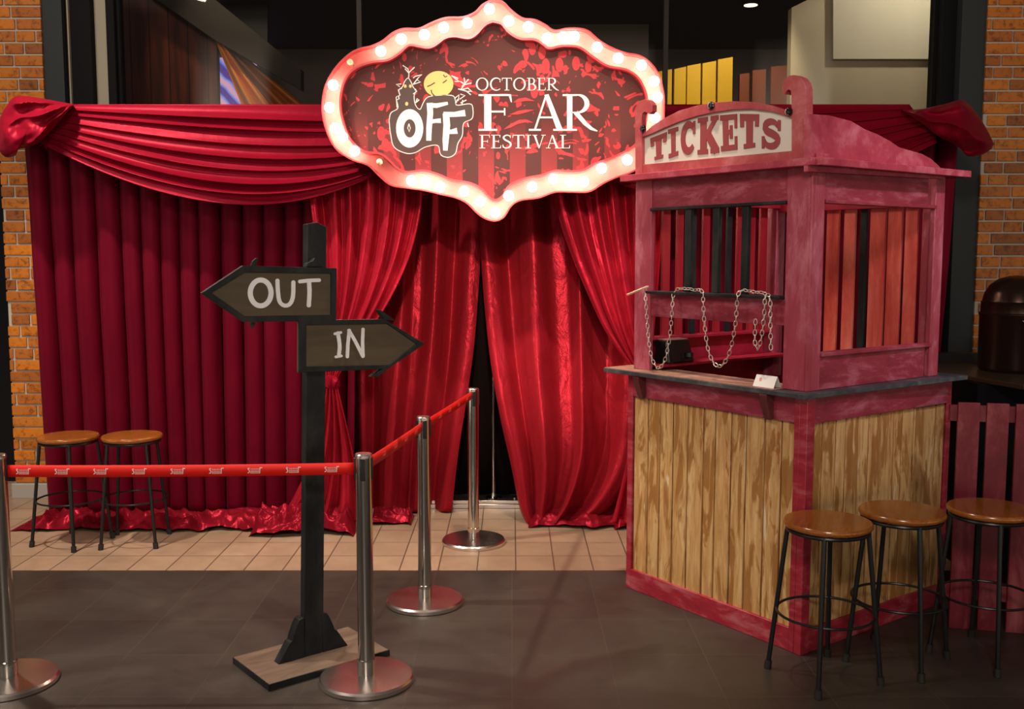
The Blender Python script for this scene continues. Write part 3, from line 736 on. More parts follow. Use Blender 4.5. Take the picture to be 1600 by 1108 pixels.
swag(False, 2.2, ls, 'swag_cloth', 0)
knot([(116,163),(78,156),(40,150),(22,152),(12,163),(2,180),(-2,200),(-3,225),(2,240),(12,246),(24,243),(28,234),(45,230),(62,222),(80,205),(98,184)], (118, 160), 5.93, 3.1, ls, 'bunched_end')
rs = thing('swag_valance', 'crimson swag draped behind the ticket booth, bunched beside the right black post', 'swag', onY(1300, 240, 5.98))
swag(True, 7.7, rs, 'swag_cloth', 1)
knot([(1408,171),(1440,170),(1478,162),(1500,156),(1510,160),(1522,172),(1538,195),(1552,222),(1553,226),(1545,236),(1530,243),(1512,244),(1500,232),(1488,224),(1465,212),(1445,196),(1425,182)], (1405, 170), 5.93, 5.4, rs, 'bunched_end')

# tied side drapes
ld = thing('tied_drape', 'shiny red drape swept left of the doorway and knotted behind the arrow sign post', 'drape', onZ(515, 826))
ruled([(478,262),(488,340),(500,430),(507,520),(509,596)], [(662,270),(657,330),(640,400),(608,470),(568,530),(536,575),(524,597)], 6.06, 6.2, .046, 1.7, 'swept_cloth', M_SATIN, ld, nu=260, nv=90, gather=lambda v: 1-.62*v, dy=lambda u, v: .10*sstep(v), pw=.7)
knot([(507,590),(513,586),(524,588),(530,595),(531,604),(524,610),(512,611),(506,602)], (519, 612), 5.92, 9.0, ld, 'tie_knot', .045, 5)
ruled([(510,606),(503,650),(488,710),(462,770),(432,822)], [(527,606),(540,660),(553,720),(560,780),(560,822)], 5.90, 4.0, .048, 6.1, 'hanging_tail', M_SATIN, ld, nu=160, nv=60, gather=lambda v: .25+.75*v, pw=.7)
hem(onZ(395, 832).x, onZ(560, 826).x, 5.74, 5.99, .16, 8.0, 'crumpled_hem', M_HEM, ld, 220)
rd_ = thing('tied_drape', 'shiny red drape swept right of the doorway toward the ticket booth', 'drape', onZ(980, 826))
ruled([(858,270),(868,320),(886,380),(912,445),(945,515),(985,572),(1003,590)], [(1040,262),(1036,340),(1030,430),(1022,520),(1014,592)], 6.06, 6.0, .046, 4.4, 'swept_cloth', M_SATIN, rd_, nu=240, nv=90, gather=lambda v: 1-.62*v, dy=lambda u, v: .10*sstep(v), pw=.7)
ruled([(1000,594),(990,660),(975,740),(955,818)], [(1016,594),(1024,660),(1034,740),(1045,818)], 5.92, 5.0, .035, 2.1, 'hanging_tail', M_SATIN, rd_, nu=120, nv=50, gather=lambda v: .25+.75*v)
hem(.62, .98, 5.88, 6.05, .08, 11.0, 'crumpled_hem', M_HEM, rd_, 220)

# doorway curtains
IY = 6.30
il = thing('doorway_curtain', 'dim red curtain hanging left of the dark doorway gap behind the steel posts', 'curtain', onZ(660, 803))
ruled([(545,300),(548,420),(552,560),(556,700),(556,800)], [(756,300),(750,420),(742,530),(730,620),(716,710),(706,800)], 6.54, 3.4, .075, 3.3, 'pleated_cloth', M_INNER, il, nu=260, nv=80, dy=lambda u, v: .20*sstep(v*1.1))
ir = thing('doorway_curtain', 'red curtain pulled open right of the dark doorway gap, pooling on the floor', 'curtain', onZ(880, 822))
ruled([(746,300),(752,400),(758,480),(768,570),(782,650),(800,730),(812,790),(824,820)], [(1040,300),(1038,450),(1030,600),(1012,720),(960,795),(905,818)], 6.47, 3.8, .085, 5.9, 'pleated_cloth', M_INNER, ir, nu=300, nv=90, ease=1.15, dy=lambda u, v: .43*sstep(v*1.1))
hem(.10, .74, 5.93, 6.18, .085, 14.0, 'crumpled_hem', M_HEM, ir, 220)
hem(-.88, -.62, 5.99, 6.22, .08, 17.0, 'crumpled_hem', M_HEM, il, 220)
bk = MB().grid([[(-1.5+.05*j, 6.76+.02*math.sin(j*1.9), z) for j in range(61)] for z in (2.45, 1.2, .01)]).build('black_backcloth', M_BLACKCLOTH, None, thick=.004, smooth=80, origin=(0, 6.76, 0))
tag(bk, 'black cloth hanging behind the doorway gap and steel pole', 'backcloth')
fr_ = thing('backdrop_stand', 'silver pole on a flat steel base plate standing in the doorway gap', 'stand', (-.12, 6.48, 0))
def up(x): MB().tube([(x, 6.48, .02), (x, 6.48, .62)], .013, 16).tube([(x, 6.48, .62), (x, 6.48, .98)], .010, 16).build('upright', M_STEEL, fr_)
up(-.122)
MB().box((-.62, 6.40, 0), (.32, 6.56, .03)).box((-.62, 6.405, .03), (.32, 6.555, .055)).build('base_plate', M_STEELTOP, fr_, bevel=.004)
MB().lathe([(.055, .055), (.05, .062), (.02, .066), (.016, .09)], 24, (-.122, 6.48, 0)).build('collar', M_STEEL, fr_)
MB().lathe([(.012, .055), (.012, .066), (.006, .07)], 12, (.02, 6.44, 0)).build('bolt', M_STEEL, fr_)
fc = thing('curtain_rail', 'steel rail hidden behind the swags that carries the curtains', 'rail', (0, 6.2, 0))
MB().tube([(-2.95, 6.22, 2.47), (2.72, 6.22, 2.47)], .016, 12).build('crossbar', M_STEEL, fc)
for x in (-2.93, 2.66):
    MB().tube([(x, 6.22, 0.0), (x, 6.22, 2.48)], .016, 12).build('upright', M_STEEL, fc)

# ------------------------------------------------------------------ ticket booth   (local x = along side face, y = along front face)
BA = math.radians(36); BO = Vector((1.196, 3.992, 0))
bt = thing('ticket_booth', 'raspberry red ticket booth with plank base, barred window and arched sign', 'booth', BO, BA)
BM = ROOTM[bt.name]; BV = Vector((math.cos(BA), math.sin(BA), 0)); BU = Vector((-math.sin(BA), math.cos(BA), 0))
def L2(lst, name, m, parent=bt, bevel=.0025):
    mb = MB()
    for lo, hi in lst: mb.box(lo, hi)
    return mb.build(name, m, parent, local=True, bevel=bevel)
WB = 1.065
# lower plank panels (front: x=0 plane, runs in y; side: y=0 plane, runs in x)
def planks(axis, lo, hi, z0, z1, offs, n, inner):
    mb = MB(); rr = random.Random(n*13+axis); w_ = (hi-lo)/n; e = [lo]
    for i in range(1, n): e.append(lo+w_*i+rr.uniform(-.012, .012))
    e.append(hi)
    for i in range(n):
        a, b = e[i]+.0036, e[i+1]-.0036; j = rr.uniform(0, .003)
        if axis: mb.box((offs+j, a, z0), (offs+.016, b, z1))
        else: mb.box((a, offs+j, z0), (b, offs+.016, z1))
    return mb.build('plank_panel', M_PLANK, bt, local=True, bevel=.0025)
planks(1, .045, 1.03, .08, .99, .010, 11, 0)
planks(0, .035, 1.03, .08, .99, .010, 12, 0)
L2([((.026, .026, .05), (.034, 1.04, 1.05)), ((.026, .026, .05), (1.04, .034, 1.05))], 'backing', M_BLACKPOST)
L2([((1.03, 0, 0), (WB, .05, 1.075)), ], 'corner_post', M_PINKBASE)
L2([((0, 1.03, 0), (.05, WB, 1.075))], 'corner_post', M_PINKBASE)
L2([((-.006, -.006, 0), (.045, .03, 1.075)), ((-.006, .03, 0), (.012, .058, 1.075))], 'corner_post', M_PINKBASE)
L2([((-.002, .058, 0), (.016, 1.03, .10))], 'base_board', M_PINKBASE)
L2([((.045, -.002, 0), (1.03, .016, .10))], 'base_board', M_PINKBASE)
L2([((-.002, .058, .968), (.016, 1.03, 1.075))], 'upper_board', M_PINKBOARD)
L2([((.045, -.002, .968), (1.03, .016, 1.075))], 'upper_board', M_PINKBOARD)
L2([((WB-.02, .05, 0), (WB, WB, 1.0)), ((.05, WB-.02, 0), (WB, WB, 1.24))], 'rear_panel', M_BOOTHIN)
# counter
cmb = MB().prism([(-.05, -.03, 1.078), (-.06, 1.18, 1.078), (.16, 1.18, 1.078), (.16, .16, 1.078), (1.10, .16, 1.078), (1.10, -.055, 1.078), (.2, -.03, 1.078)][::-1], (0, 0, .020))
ctr = cmb.build('countertop', M_COUNTER, bt, local=True, bevel=.002)
MB().prism([(-.046, .14, 1.0985), (-.056, 1.176, 1.0985), (.156, 1.176, 1.0985), (.156, .14, 1.0985)][::-1], (0, 0, .0025)).build('worn_top', M_COUNTERWOOD, ctr, local=True)
# brackets
M_BRKT = mat_paint('dark_maroon_paint', (.10, .018, .020), (.16, .04, .04), (.06, .01, .012), .3, .5)
def bracket(u):
    mb = MB().prism([(-.002, u-.018, 1.077), (-.002, u-.018, .975), (-.014, u-.018, .965), (-.026, u-.018, .985), (-.052, u-.018, 1.055), (-.054, u-.018, 1.077)], (0, .036, 0))
    return mb.build('bracket', M_BRKT, bt, local=True, bevel=.002)
bracket(.955); bracket(.185)
# upper posts
I0 = .022
L2([((I0, .036, 1.0985), (I0+.022, .147, 2.01))], 'front_post', M_PINKV)
L2([((I0+.022, I0, 1.0985), (I0+.08, I0+.024, 2.01))], 'side_post', M_PINKV)
L2([((I0, I0, 1.0985), (I0+.022, .036, 2.01))], 'side_post_edge', M_PINKV)
L2([((I0, .94, 1.101), (I0+.022, 1.05, 2.01)), ((I0+.022, 1.028, 1.101), (I0+.09, 1.05, 2.01))], 'front_post', M_PINKV)
L2([((.90, I0, 1.0985), (.975, I0+.024, 2.01)), ((.95, I0+.024, 1.10), (.975, I0+.09, 2.01))], 'side_post', M_PINKV)
L2([((.975, .975, 1.0), (1.045, 1.045, 2.01))], 'rear_post', M_PINKV)
L2([((.04, .99, 1.10), (.06, 1.04, 2.0))], 'rear_post', M_PINKV)
# front header, side header, thin strips
L2([((I0+.006, .147, 1.875), (I0+.024, .94, 2.01))], 'header_board', M_PINKBOARD)
L2([((I0-.012, .147, 1.862), (I0+.026, .94, 1.876))], 'header_strip', M_DARKPAINT)
L2([((I0+.08, I0+.006, 1.875), (.85, I0+.024, 2.01))], 'header_board', M_PINKBOARD)
L2([((I0+.08, I0-.008, 1.862), (.90, I0+.03, 1.878))], 'header_strip', M_PINKBOARD)
# cornice and roof
L2([((-.045, -.02, 2.005), (.03, 1.09, 2.035)), ((-.02, -.045, 2.005), (1.07, .03, 2.035))], 'cornice', M_PINK)
L2([((.98, .03, 2.005), (1.06, 1.07, 2.035)), ((.03, .98, 2.005), (.98, 1.07, 2.035))], 'rear_top_rail', M_BOOTHIN)
L2([((.0, -.01, 2.035), (.11, .06, 2.055))], 'corner_block', M_PINK)
# rail with dark top, board below, bars
L2([((I0-.035, .147, 1.472), (I0+.03, .94, 1.486))], 'window_rail', M_DARKPAINT)
L2([((I0+.004, .147, 1.362), (I0+.022, .94, 1.472))], 'window_board', M_PINKBOARD)
def shard():
    a = on_plane(1012, 449, BO+BV*(-.03), BV); b = on_plane(980, 462, BO+BV*(-.13), BV)
    mb = MB(); d = (b-a); n_ = d.cross(Vector((0, 0, 1))).normalized()*.012
    mb.prism([a-n_, a+n_, b+n_*.6, b-n_*.8], (0, 0, .008)); return mb.build('splintered_stick', M_CHAIN2, bt, bevel=.001)
M_CHAIN2 = mat('bare_wood', (.55, .33, .22), .5)
shard()
for u in (.70, .53, .365):
    L2([((I0-.004, u-.018, 1.486), (I0+.018, u+.018, 1.876))], 'window_bar', M_DARKPAINT)
# side window sill and board
L2([((I0+.08, I0-.010, 1.238), (.90, I0+.04, 1.254))], 'sill', M_PINKBOARD)
L2([((I0+.08, I0+.005, 1.0985), (.87, I0+.022, 1.238))], 'side_board', M_PINKBOARD)
# far inner walls: slats, sills and ledge
rr = random.Random(21); dark_n = 0
x = .085
k = 0
while x < .96:      # wall opposite the side face, at y ~ 1.03
    w_ = rr.uniform(.040, .055); dk = k in (3, 6)
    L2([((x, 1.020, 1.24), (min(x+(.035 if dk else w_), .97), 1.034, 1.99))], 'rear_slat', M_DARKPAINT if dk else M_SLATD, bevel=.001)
    x += (.035 if dk else w_)+rr.uniform(.040, .060); k += 1
y = .075; k = 0
while y < .95:      # wall opposite the front face, at x ~ 1.03
    w_ = rr.uniform(.062, .085); dk = k in (4, 8)
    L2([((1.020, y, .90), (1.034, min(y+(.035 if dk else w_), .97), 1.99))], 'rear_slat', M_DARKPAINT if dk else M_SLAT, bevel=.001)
    y += (.035 if dk else w_)+rr.uniform(.012, .034); k += 1
L2([((.06, .985, 1.24), (1.04, 1.045, 1.256))], 'rear_sill', M_BOOTHIN)
L2([((.06, .90, 1.115), (1.015, 1.045, 1.13))], 'inner_ledge', M_BOOTHIN)
L2([((.10, .96, 1.90), (1.04, .985, 1.99)), ((.985, .06, 1.88), (1.0, .98, 1.99))], 'rear_header', M_BOOTHIN)
# front sign: posts with scroll tops, arched frame, panel, letters
NB = -BV
def fr3(x, y, off_=0): return BM.inverted() @ on_plane(x, y, BO+BV*off_, BV)
def fz(x, y, off_=-.01): return fr3(980+x/5.161, 100+y/5.161, off_)
M_SIGNFRAME = mat_paint('sign_frame_paint', (.42, .07, .075), (.55, .17, .19), (.34, .035, .05), .3, .45)
def fprism(pts, off_, th, name, m, k=None, parent=bt, bevel=.002):
    P = [fz(a, b, off_) for a, b in pts]
    if k: P = spline(P+[P[0]], k)[:-1]
    P = [Vector((p.x, p.y, p.z)) for p in P]
    return MB().prism(P, (th, 0, 0)).build(name, m, parent, local=True, bevel=bevel, smooth=0 if not k else 30)
ss = None
fprism([(65,905),(62,420),(72,345),(95,302),(140,283),(180,293),(203,330),(203,380),(183,405),(160,397),(140,385),(122,400),(115,440),(118,540),(120,905)], -.022, .03, 'scroll_post', M_SIGNFRAME)
fprism([(1325,830),(1325,400),(1322,250),(1318,215),(1300,205),(1282,222),(1275,245),(1258,240),(1248,190),(1262,130),(1300,95),(1345,88),(1395,105),(1425,145),(1440,200),(1440,800),(1395,800)], -.022, .045, 'scroll_post', M_SIGNFRAME)
arch_o = [(120,570),(200,500),(300,435),(420,375),(560,335),(700,310),(850,300),(1000,305),(1150,330),(1280,372),(1330,392)]
arch_i = [(1330,440),(1260,412),(1150,380),(1000,363),(850,368),(700,390),(560,420),(420,465),(300,515),(200,560),(120,592)]
fprism(arch_o+arch_i, -.02, .024, 'arch_moulding', M_SIGNFRAME)
fprism([(110,812),(1325,700),(1330,835),(60,925)], -.014, .02, 'lower_frame', M_SIGNFRAME)
M_CREAMP = mat('cream_sign_panel', (.66, .60, .54), .5)
pnl = fprism([(112,585),(200,545),(300,495),(420,440),(560,395),(700,365),(850,345),(1000,345),(1150,362),(1260,392),(1330,420),(1330,712),(112,820)], -.004, .010, 'sign_panel', M_CREAMP)
M_LET = mat('rust_red_letters', (.30, .045, .05), .5)
def slab_g(ch):
    if ch == 'T': return R(.32, 0, .68, 1)+R(.18, 0, .82, .14)+R(.0, .80, 1, 1)+R(0, .62, .20, .85)+R(.80, .62, 1, .85)
    if ch == 'I': return R(.28, 0, .72, 1)+R(0, 0, 1, .15)+R(0, .85, 1, 1)
    if ch == 'C': return stroke2(arc(.55, .5, .39, .41, 40, 320, 26), [lerp(.16, .30, math.sin(PI*i/26)) for i in range(27)])+R(.84, .58, .99, .98)
    if ch == 'K': return R(.12, 0, .42, 1)+R(0, 0, .48, .13)+R(0, .87, .48, 1)+stroke2([(.88, .93), (.36, .45)], [.16, .16])+stroke2([(.42, .60), (.88, .05)], [.26, .28])+R(.62, .87, 1, 1)+R(.60, 0, 1, .13)
    if ch == 'E': return R(.13, 0, .45, 1)+R(0, 0, .95, .15)+R(0, .85, .95, 1)+R(.4, .44, .62, .58)+R(.54, .32, .70, .70)+R(.82, .60, .97, 1)+R(.82, 0, .97, .38)
    if ch == 'S': return stroke2(smooth2([(.86,.72),(.72,.86),(.48,.90),(.24,.82),(.17,.68),(.30,.57),(.55,.50),(.80,.38),(.84,.24),(.70,.12),(.46,.09),(.22,.16),(.10,.32)], 30), [lerp(.13, .27, math.sin(PI*i/30)**.7) for i in range(31)])+R(.84, .60, .98, .98)+R(.0, .03, .14, .42)
LET = [('T', (188,600),(322,548),(310,752),(205,782)), ('I', (332,530),(413,505),(413,735),(338,762)), ('C', (433,482),(552,452),(552,715),(433,738)), ('K', (573,438),(738,410),(744,715),(570,732)),
       ('E', (752,414),(892,402),(894,690),(760,706)), ('T', (912,402),(1066,405),(1058,668),(918,690)), ('S', (1088,432),(1243,448),(1240,680),(1088,690))]
for ch, tl, tr, br_, bl in LET:
    q = slab_g(ch); mb = MB(); tl, tr, br_, bl = map(Vector, (tl, tr, br_, bl))
    for k_ in q:
        P = []
        for p in k_:
            a = bl.lerp(br_, p.x); b = tl.lerp(tr, p.x); r_ = a.lerp(b, p.y); P.append(fz(r_.x, r_.y, -.004))
        kk = (len(mb.f) % 7)*.00012; mb.prism(P, (-.003-kk, 0, 0))
    mb.build('sign_letter', M_LET, pnl, local=True, smooth=0)
def flower(x, y):
    p = fz(x, y, -.022); mb = MB()
    for i in range(7):
        a = i*2*PI/7; q = Vector((p.x-.004, p.y+.009*math.cos(a), p.z+.009*math.sin(a)))
        mb.lathe([(.0005, -.009), (.007, -.006), (.009, 0), (.007, .006), (.0005, .009)], 8, q)
    mb.lathe([(.0005, -.014), (.010, -.006), (.011, 0), (.010, .006), (.0005, .014)], 10, p); 
    mb.build('black_rosette', M_BLACKPL, bt, local=True)
flower(130, 520); flower(680, 337); flower(1308, 385)
# scalloped side panel
def sd(x, y, off_=0): 
    return BM.inverted() @ on_plane(x, y, BO+BU*off_, BU)
sc = [(1262,256),(1262,178),(1295,180),(1330,189),(1352,202),(1372,210),(1392,221),(1405,230),(1422,235),(1440,240),(1455,248),(1466,258),(1476,268)]
MB().prism([sd(a, b, .0) for a, b in sc]+[sd(1476, 280, .0), sd(1262, 268, .0)], (0, .02, 0)).build('side_crest', M_PINK, bt, local=True, smooth=0, bevel=.002)

# --- things at the booth
cdl = thing('place_card', 'white folded card standing on the booth counter near the corner', 'card', on_plane(1195, 606, BO+BV*(-.01), BV), BA)
h = .048
MB().prism([(-.012, -.055, 0), (.012, -.055, h), (.0135, -.055, h), (-.0105, -.055, 0)], (0, .11, 0)).build('front_leaf', M_CARD, cdl, local=True)
MB().prism([(.036, -.055, 0), (.012, -.055, h), (.0135, -.055, h), (.0375, -.055, 0)], (0, .11, 0)).build('back_leaf', M_CARD, cdl, local=True)
q = stroke2(arc(.025, .030, .006, .006, 0, 330, 10), .002)+stroke2([(.022, .030), (.028, .030)], .002)
mbx = MB()
for k_ in q: mbx.prism([(-.012+p.y*.5-.0008, p.x, p.y) for p in k_], (-.0004, 0, 0))
mbx.build('red_mark', M_TAPE, cdl, local=True)
cdl.location.z = 1.1015
# card terminal on the inner ledge
tp = BM @ Vector((.19, .96, 1.13))
ct = thing('card_terminal', 'black glossy box-shaped card terminal on the ledge inside the booth', 'terminal', (tp.x, tp.y, 1.13), BA)
ba, bb_ = [(-.075, -.045), (.075, -.045), (.075, .035), (-.075, .035)], [(-.09, -.075), (.09, -.075), (.09, .04), (-.09, .04)]
mb = MB(); mb.v = [Vector((a, b, .115)) for a, b in ba]+[Vector((a, b, 0)) for a, b in bb_]
mb.f = [(0, 1, 2, 3), (7, 6, 5, 4), (0, 4, 5, 1), (1, 5, 6, 2), (2, 6, 7, 3), (3, 7, 4, 0)]
mb.build('body', M_BLACKPL, ct, local=True, bevel=.012)
MB().box((-.07, -.04, .113), (.07, .03, .117)).build('screen', mat('pale_screen', (.5, .25, .22), .3), ct, local=True)
MB().lathe([(.02, 0), (.018, .02)], 16, (.045, -.078, .03)).build('round_key', M_BLACKPL, ct, local=True)
# --- chain
CH = [(300,222),(303,260),(307,330),(315,450),(325,580),(345,700),(372,760),(393,778),(420,755),(445,700),(465,600),(480,480),(490,350),(497,265),(520,232),(560,226),(610,228),(650,238),(690,234),(702,262),(704,340),(710,440),(722,560),(738,650),(768,728),(808,766),(850,740),(885,670),(910,570),(928,460),(936,350),(942,275),(965,238),(1010,240),(1060,250),(1110,254),(1138,258),(1130,300),(1126,400),(1115,500),(1102,590),(1078,650),(1062,600),(1062,520),(1066,440)]
CH2 = [(1150,262),(1166,300),(1168,380),(1168,480),(1170,560),(1172,650)]
M_C = M_CHAIN
def chain_path(pts):
    P = []
    for x, y in pts:
        X, Yy = 940+x/4.431, 400+y/4.431
        top = y < 268
        P.append(on_plane(X, Yy, BO+BV*((I0-.03) if top else (I0-.046)), BV))
    return P
chn = thing('hanging_chain', 'pale steel chain looped three times over the booth window rail', 'chain', on_plane(1110, 455, BO, BV), BA)
link_me = None; inv = ROOTM[chn.name].inverted()
def link_mesh():
    n_ = 18; P = []
    for i in range(n_):
        a = 2*PI*i/n_; P.append((.0135*math.cos(a), .0072*math.sin(a)*(1 if abs(math.cos(a)) < .9 else .9), 0))
    return MB().tube(P, .0019, 7, closed=True)
cnt = 0
for path in (CH, CH2):
    pw_ = chain_path(path); tot = sum((pw_[i+1]-pw_[i]).length for i in range(len(pw_)-1)); n_ = int(tot/.0218)
    S = spline(pw_, n_)
    for i in range(n_):
        a, b = S[i], S[i+1]; c_ = (a+b)/2; t = (b-a).normalized()
        side = BV; up_ = (side-t*side.dot(t)).normalized()
        ang = (math.radians(35) if i % 2 else math.radians(-50))+random.uniform(-.2, .2)
        z_ = (Matrix.Rotation(ang, 3, t) @ up_); y_ = z_.cross(t)
        M3 = Matrix((t, y_, z_)).transposed().to_4x4(); M3.translation = c_
        if link_me is None:
            o = link_mesh().build('chain_link', M_C, chn, local=True, smooth=60); link_me = o
        else: o = link_me.copy(); COL.objects.link(o)
        o.matrix_local = inv @ M3; cnt += 1
print('links', cnt)

# ------------------------------------------------------------------ direction sign post
GA = math.radians(39); GO = Vector((-.822, 3.945, 0))
gp = thing('signpost', 'black wooden signpost with OUT and IN arrow boards on a worn plank base', 'signpost', GO, GA)
GM = ROOTM[gp.name]; GX = Vector((math.cos(GA), math.sin(GA), 0)); GN = Vector((-math.sin(GA), math.cos(GA), 0))
GI = GM.inverted()
MB().box((-.265, -.165, 0), (.265, .165, .028)).build('base_plank', M_BASEWOOD, gp, local=True, bevel=.002)
MB().box((-.270, -.168, .001), (.270, -.165, .026)).box((-.268, -.167, .001), (-.265, .167, .026)).build('base_edge', M_DARKPAINT, gp, local=True)
PW = .042; LN = .052
MB().prism([(-PW, -.02, .028), (-PW+LN, -.02, 1.775), (LN, -.02, 1.782), (PW+LN, -.02, 1.765), (PW, -.02, .028)], (0, .04, 0)).build('post', M_DARKPAINT, gp, local=True, bevel=.002)
for s in (-1, 1):
    prof = [(PW, .028), (PW+.115, .028), (PW+.065, .105), (PW+.055, .110), (PW+.050, .128), (PW+.032, .17), (PW+.020, .19), (PW, .195)]
    MB().prism([(s*a, -.022, z) for a, z in prof], (0, .044, 0)).build('brace', M_DARKPAINT, gp, local=True, bevel=.002)
def sp3(x, y, off_): return GI @ on_plane(300+x/3.82, 330+y/3.82, GO+GN*off_, GN)
def sprism(pts, off_, th, name, m, bevel=.002, parent=gp): 
    return MB().prism([sp3(a, b, off_) for a, b in pts], (0, th, 0)).build(name, m, parent, local=True, bevel=bevel, smooth=0)
def frame(outer, inner, off_, th, name, parent):
    A = [sp3(a, b, off_) for a, b in outer]; B = [sp3(a, b, off_) for a, b in inner]; mb = MB(); n_ = len(A); d = Vector((0, th, 0))
    mb.v = A+B+[p+d for p in A]+[p+d for p in B]
    for i in range(n_):
        j = (i+1) % n_
        mb.f += [(i, j, n_+j, n_+i), (2*n_+i, 3*n_+i, 3*n_+j, 2*n_+j), (i, 2*n_+i, 2*n_+j, j), (n_+i, n_+j, 3*n_+j, 3*n_+i)]
    return mb.build(name, M_DARKPAINT, parent, local=True, bevel=.002, smooth=0)
o1, i1 = [(58,489),(306,325),(866,340),(862,655),(310,662)], [(115,487),(312,365),(832,372),(832,618),(318,628)]
bo1 = sprism(o1, -.045, .018, 'out_board', M_SIGNWOOD); frame(o1, i1, -.053, .010, 'board_frame', bo1)
o2, i2 = [(640,652),(1150,645),(1390,792),(1170,942),(638,965)], [(682,680),(1165,672),(1342,793),(1180,918),(682,928)]
bo2 = sprism(o2, -.045, .018, 'in_board', M_SIGNWOOD); frame(o2, i2, -.053, .010, 'board_frame', bo2)
sprism([(1112,588),(1128,590),(1215,655),(1150,650)], -.053, .028, 'arrow_barb', M_DARKPAINT, parent=bo2)
sprism([(1068,990),(1112,990),(1195,925),(1135,944)], -.053, .028, 'arrow_barb', M_DARKPAINT, parent=bo2)
sprism([(360,302),(385,278),(396,282),(384,326),(352,326)], -.03, .012, 'arrow_barb', M_DARKPAINT, parent=bo1)
sprism([(350,662),(384,662),(372,696),(358,700)], -.03, .012, 'arrow_barb', M_DARKPAINT, parent=bo1)
sprism([(682,332),(690,312),(718,300),(733,278),(750,300),(778,312),(780,332)], -.05, .03, 'small_bracket', M_DARKPAINT)
def paint(strokes, parent):
    for q in strokes:
        mb = MB()
        for n9, k_ in enumerate(q): mb.prism([sp3(p.x, p.y, -.0455) for p in k_], (0, -.002-.0001*(n9 % 9), 0))
        mb.build('painted_letter', M_WHITEP, parent, local=True, smooth=0)
def rnd(p, w): # rounded stroke
    q = stroke2(smooth2(p, 24) if len(p) > 2 else p, w)
    for e in (p[0], p[-1]):
        r_ = w/2; q += [(Vector(e), Vector((e[0]+r_*math.cos(a*PI/5), e[1]+r_*math.sin(a*PI/5))), Vector((e[0]+r_*math.cos((a+.5)*PI/5), e[1]+r_*math.sin((a+.5)*PI/5))), Vector((e[0]+r_*math.cos((a+1)*PI/5), e[1]+r_*math.sin((a+1)*PI/5)))) for a in range(10)]
    return q
paint([ring(409, 488, 77, 92, 47, 62, 40), rnd([(509,415),(512,480),(522,540),(552,564),(585,552),(602,505),(604,425)], 24), rnd([(643,420),(700,414),(757,412)], 22)+rnd([(698,420),(700,490),(696,562)], 25)], bo1)
paint([rnd([(870,728),(880,800),(876,862)], 22)+rnd([(852,732),(887,724)], 16)+rnd([(858,870),(890,864)], 16), rnd([(926,868),(930,790),(938,712)], 20)+rnd([(936,712),(975,780),(1018,866)], 20)+rnd([(1020,866),(1017,780),(1020,705)], 19)], bo2)

# ------------------------------------------------------------------ stanchions and belts
def stanchion():
    t = thing('stanchion', '', 'stanchion', (0, 0, 0), 0, 'steel belt stanchions')
    MB().lathe([(.178, 0), (.183, .003), (.183, .018), (.176, .026), (.10, .029), (.036, .031)], 72).build('base_disc', M_STEELTOP, t, local=True, smooth=25)
    MB().lathe([(.034, .028), (.034, .09), (.0315, .092), (.0315, .885)], 40).build('pole', M_STEEL, t, local=True)
    MB().lathe([(.033, .885), (.033, .897), (.030, .901), (.0005, .902)], 40).build('cap', M_STEELTOP, t, local=True)
    for k in range(4):
        Mx = Matrix.Rotation(k*PI/2, 4, 'Z')
        MB().box((-.009, -.036, .80), (.009, -.028, .885), Mx).build('belt_clip', M_BLACKPL, t, local=True, bevel=.002)
    return t
st0 = stanchion(); SP = [((-1.955, 3.724), .10), ((-.567, 3.742), .05), ((-.416, 4.621), .3), ((-.222, 5.624), .25)]
LB = ['steel belt post at the left edge of the photo', 'nearest steel belt post, beside the signpost base', 'middle steel belt post on the dark floor, between two others', 'farthest steel belt post, on the light tiles before the doorway']
sts = []
for i, ((x, y), rz) in enumerate(SP):
    if i == 0: st0.location = (x, y, 0); st0.rotation_euler = (0, 0, rz); st0['label'] = LB[0]; o = st0
    else: o = dup(st0, (x, y, 0), rz, LB[i])
M_FAINT = mat('faint_print', (.80, .10, .07), .5)
def belt(a, b, za, zb, label, n_logo, sag, pm=None, side=0):
    a, b = Vector((*a, 0)), Vector((*b, 0)); d = (b-a).normalized(); nn = Vector((d.y, -d.x, 0))
    a = a+d*.036; b = b-d*.036+nn*side; L = (b-a).length
    t = thing('barrier_belt', label, 'belt', (a.x, a.y, 0), 0, 'red barrier belts'); rows = []
    def at(s, h): 
        p = a.lerp(b, s); z = lerp(za, zb, s)-sag*4*s*(1-s); return Vector((p.x, p.y, z-.023+h))
    mb = MB(); rows = [[at(j/40, h) for j in range(41)] for h in (0, .046)]
    mb.grid(rows).build('webbing', M_TAPE, t, thick=.0012)
    mb = MB(); rr = random.Random(5)
    for i in range(n_logo):
        s0 = (i+.42)/n_logo
        def f(x, z): return at(s0+x/L, z)+nn*.0012
        Q = stroke2(smooth2([(-.020,.029),(-.024,.032),(-.027,.028),(-.021,.022),(-.023,.014),(-.028,.013)], 8), .0028)
        for k in range(6):
            x = -.017+k*.0062
            Q += stroke2([(x, .015), (x+.001, .022), (x+.0035, .015), (x+.0045, .022)], .0014)
            Q += stroke2([(x+.001, .025), (x+.003, .031), (x+.0045, .025)], .0014)
        Q += R(-.018, .0115, .020, .0128)+R(.018, .0305, .028, .034)+stroke2([(.018, .012), (.020, .030)], .002)
        for k_ in Q: mb.prism([f(p.x, p.y) for p in k_], nn*.0004)
    mb.build('printed_logos', pm or M_WHITE, t, smooth=0)
belt(SP[0][0], SP[1][0], .836, .842, 'red belt stretched level in front of the stools and curtain', 9, .004)
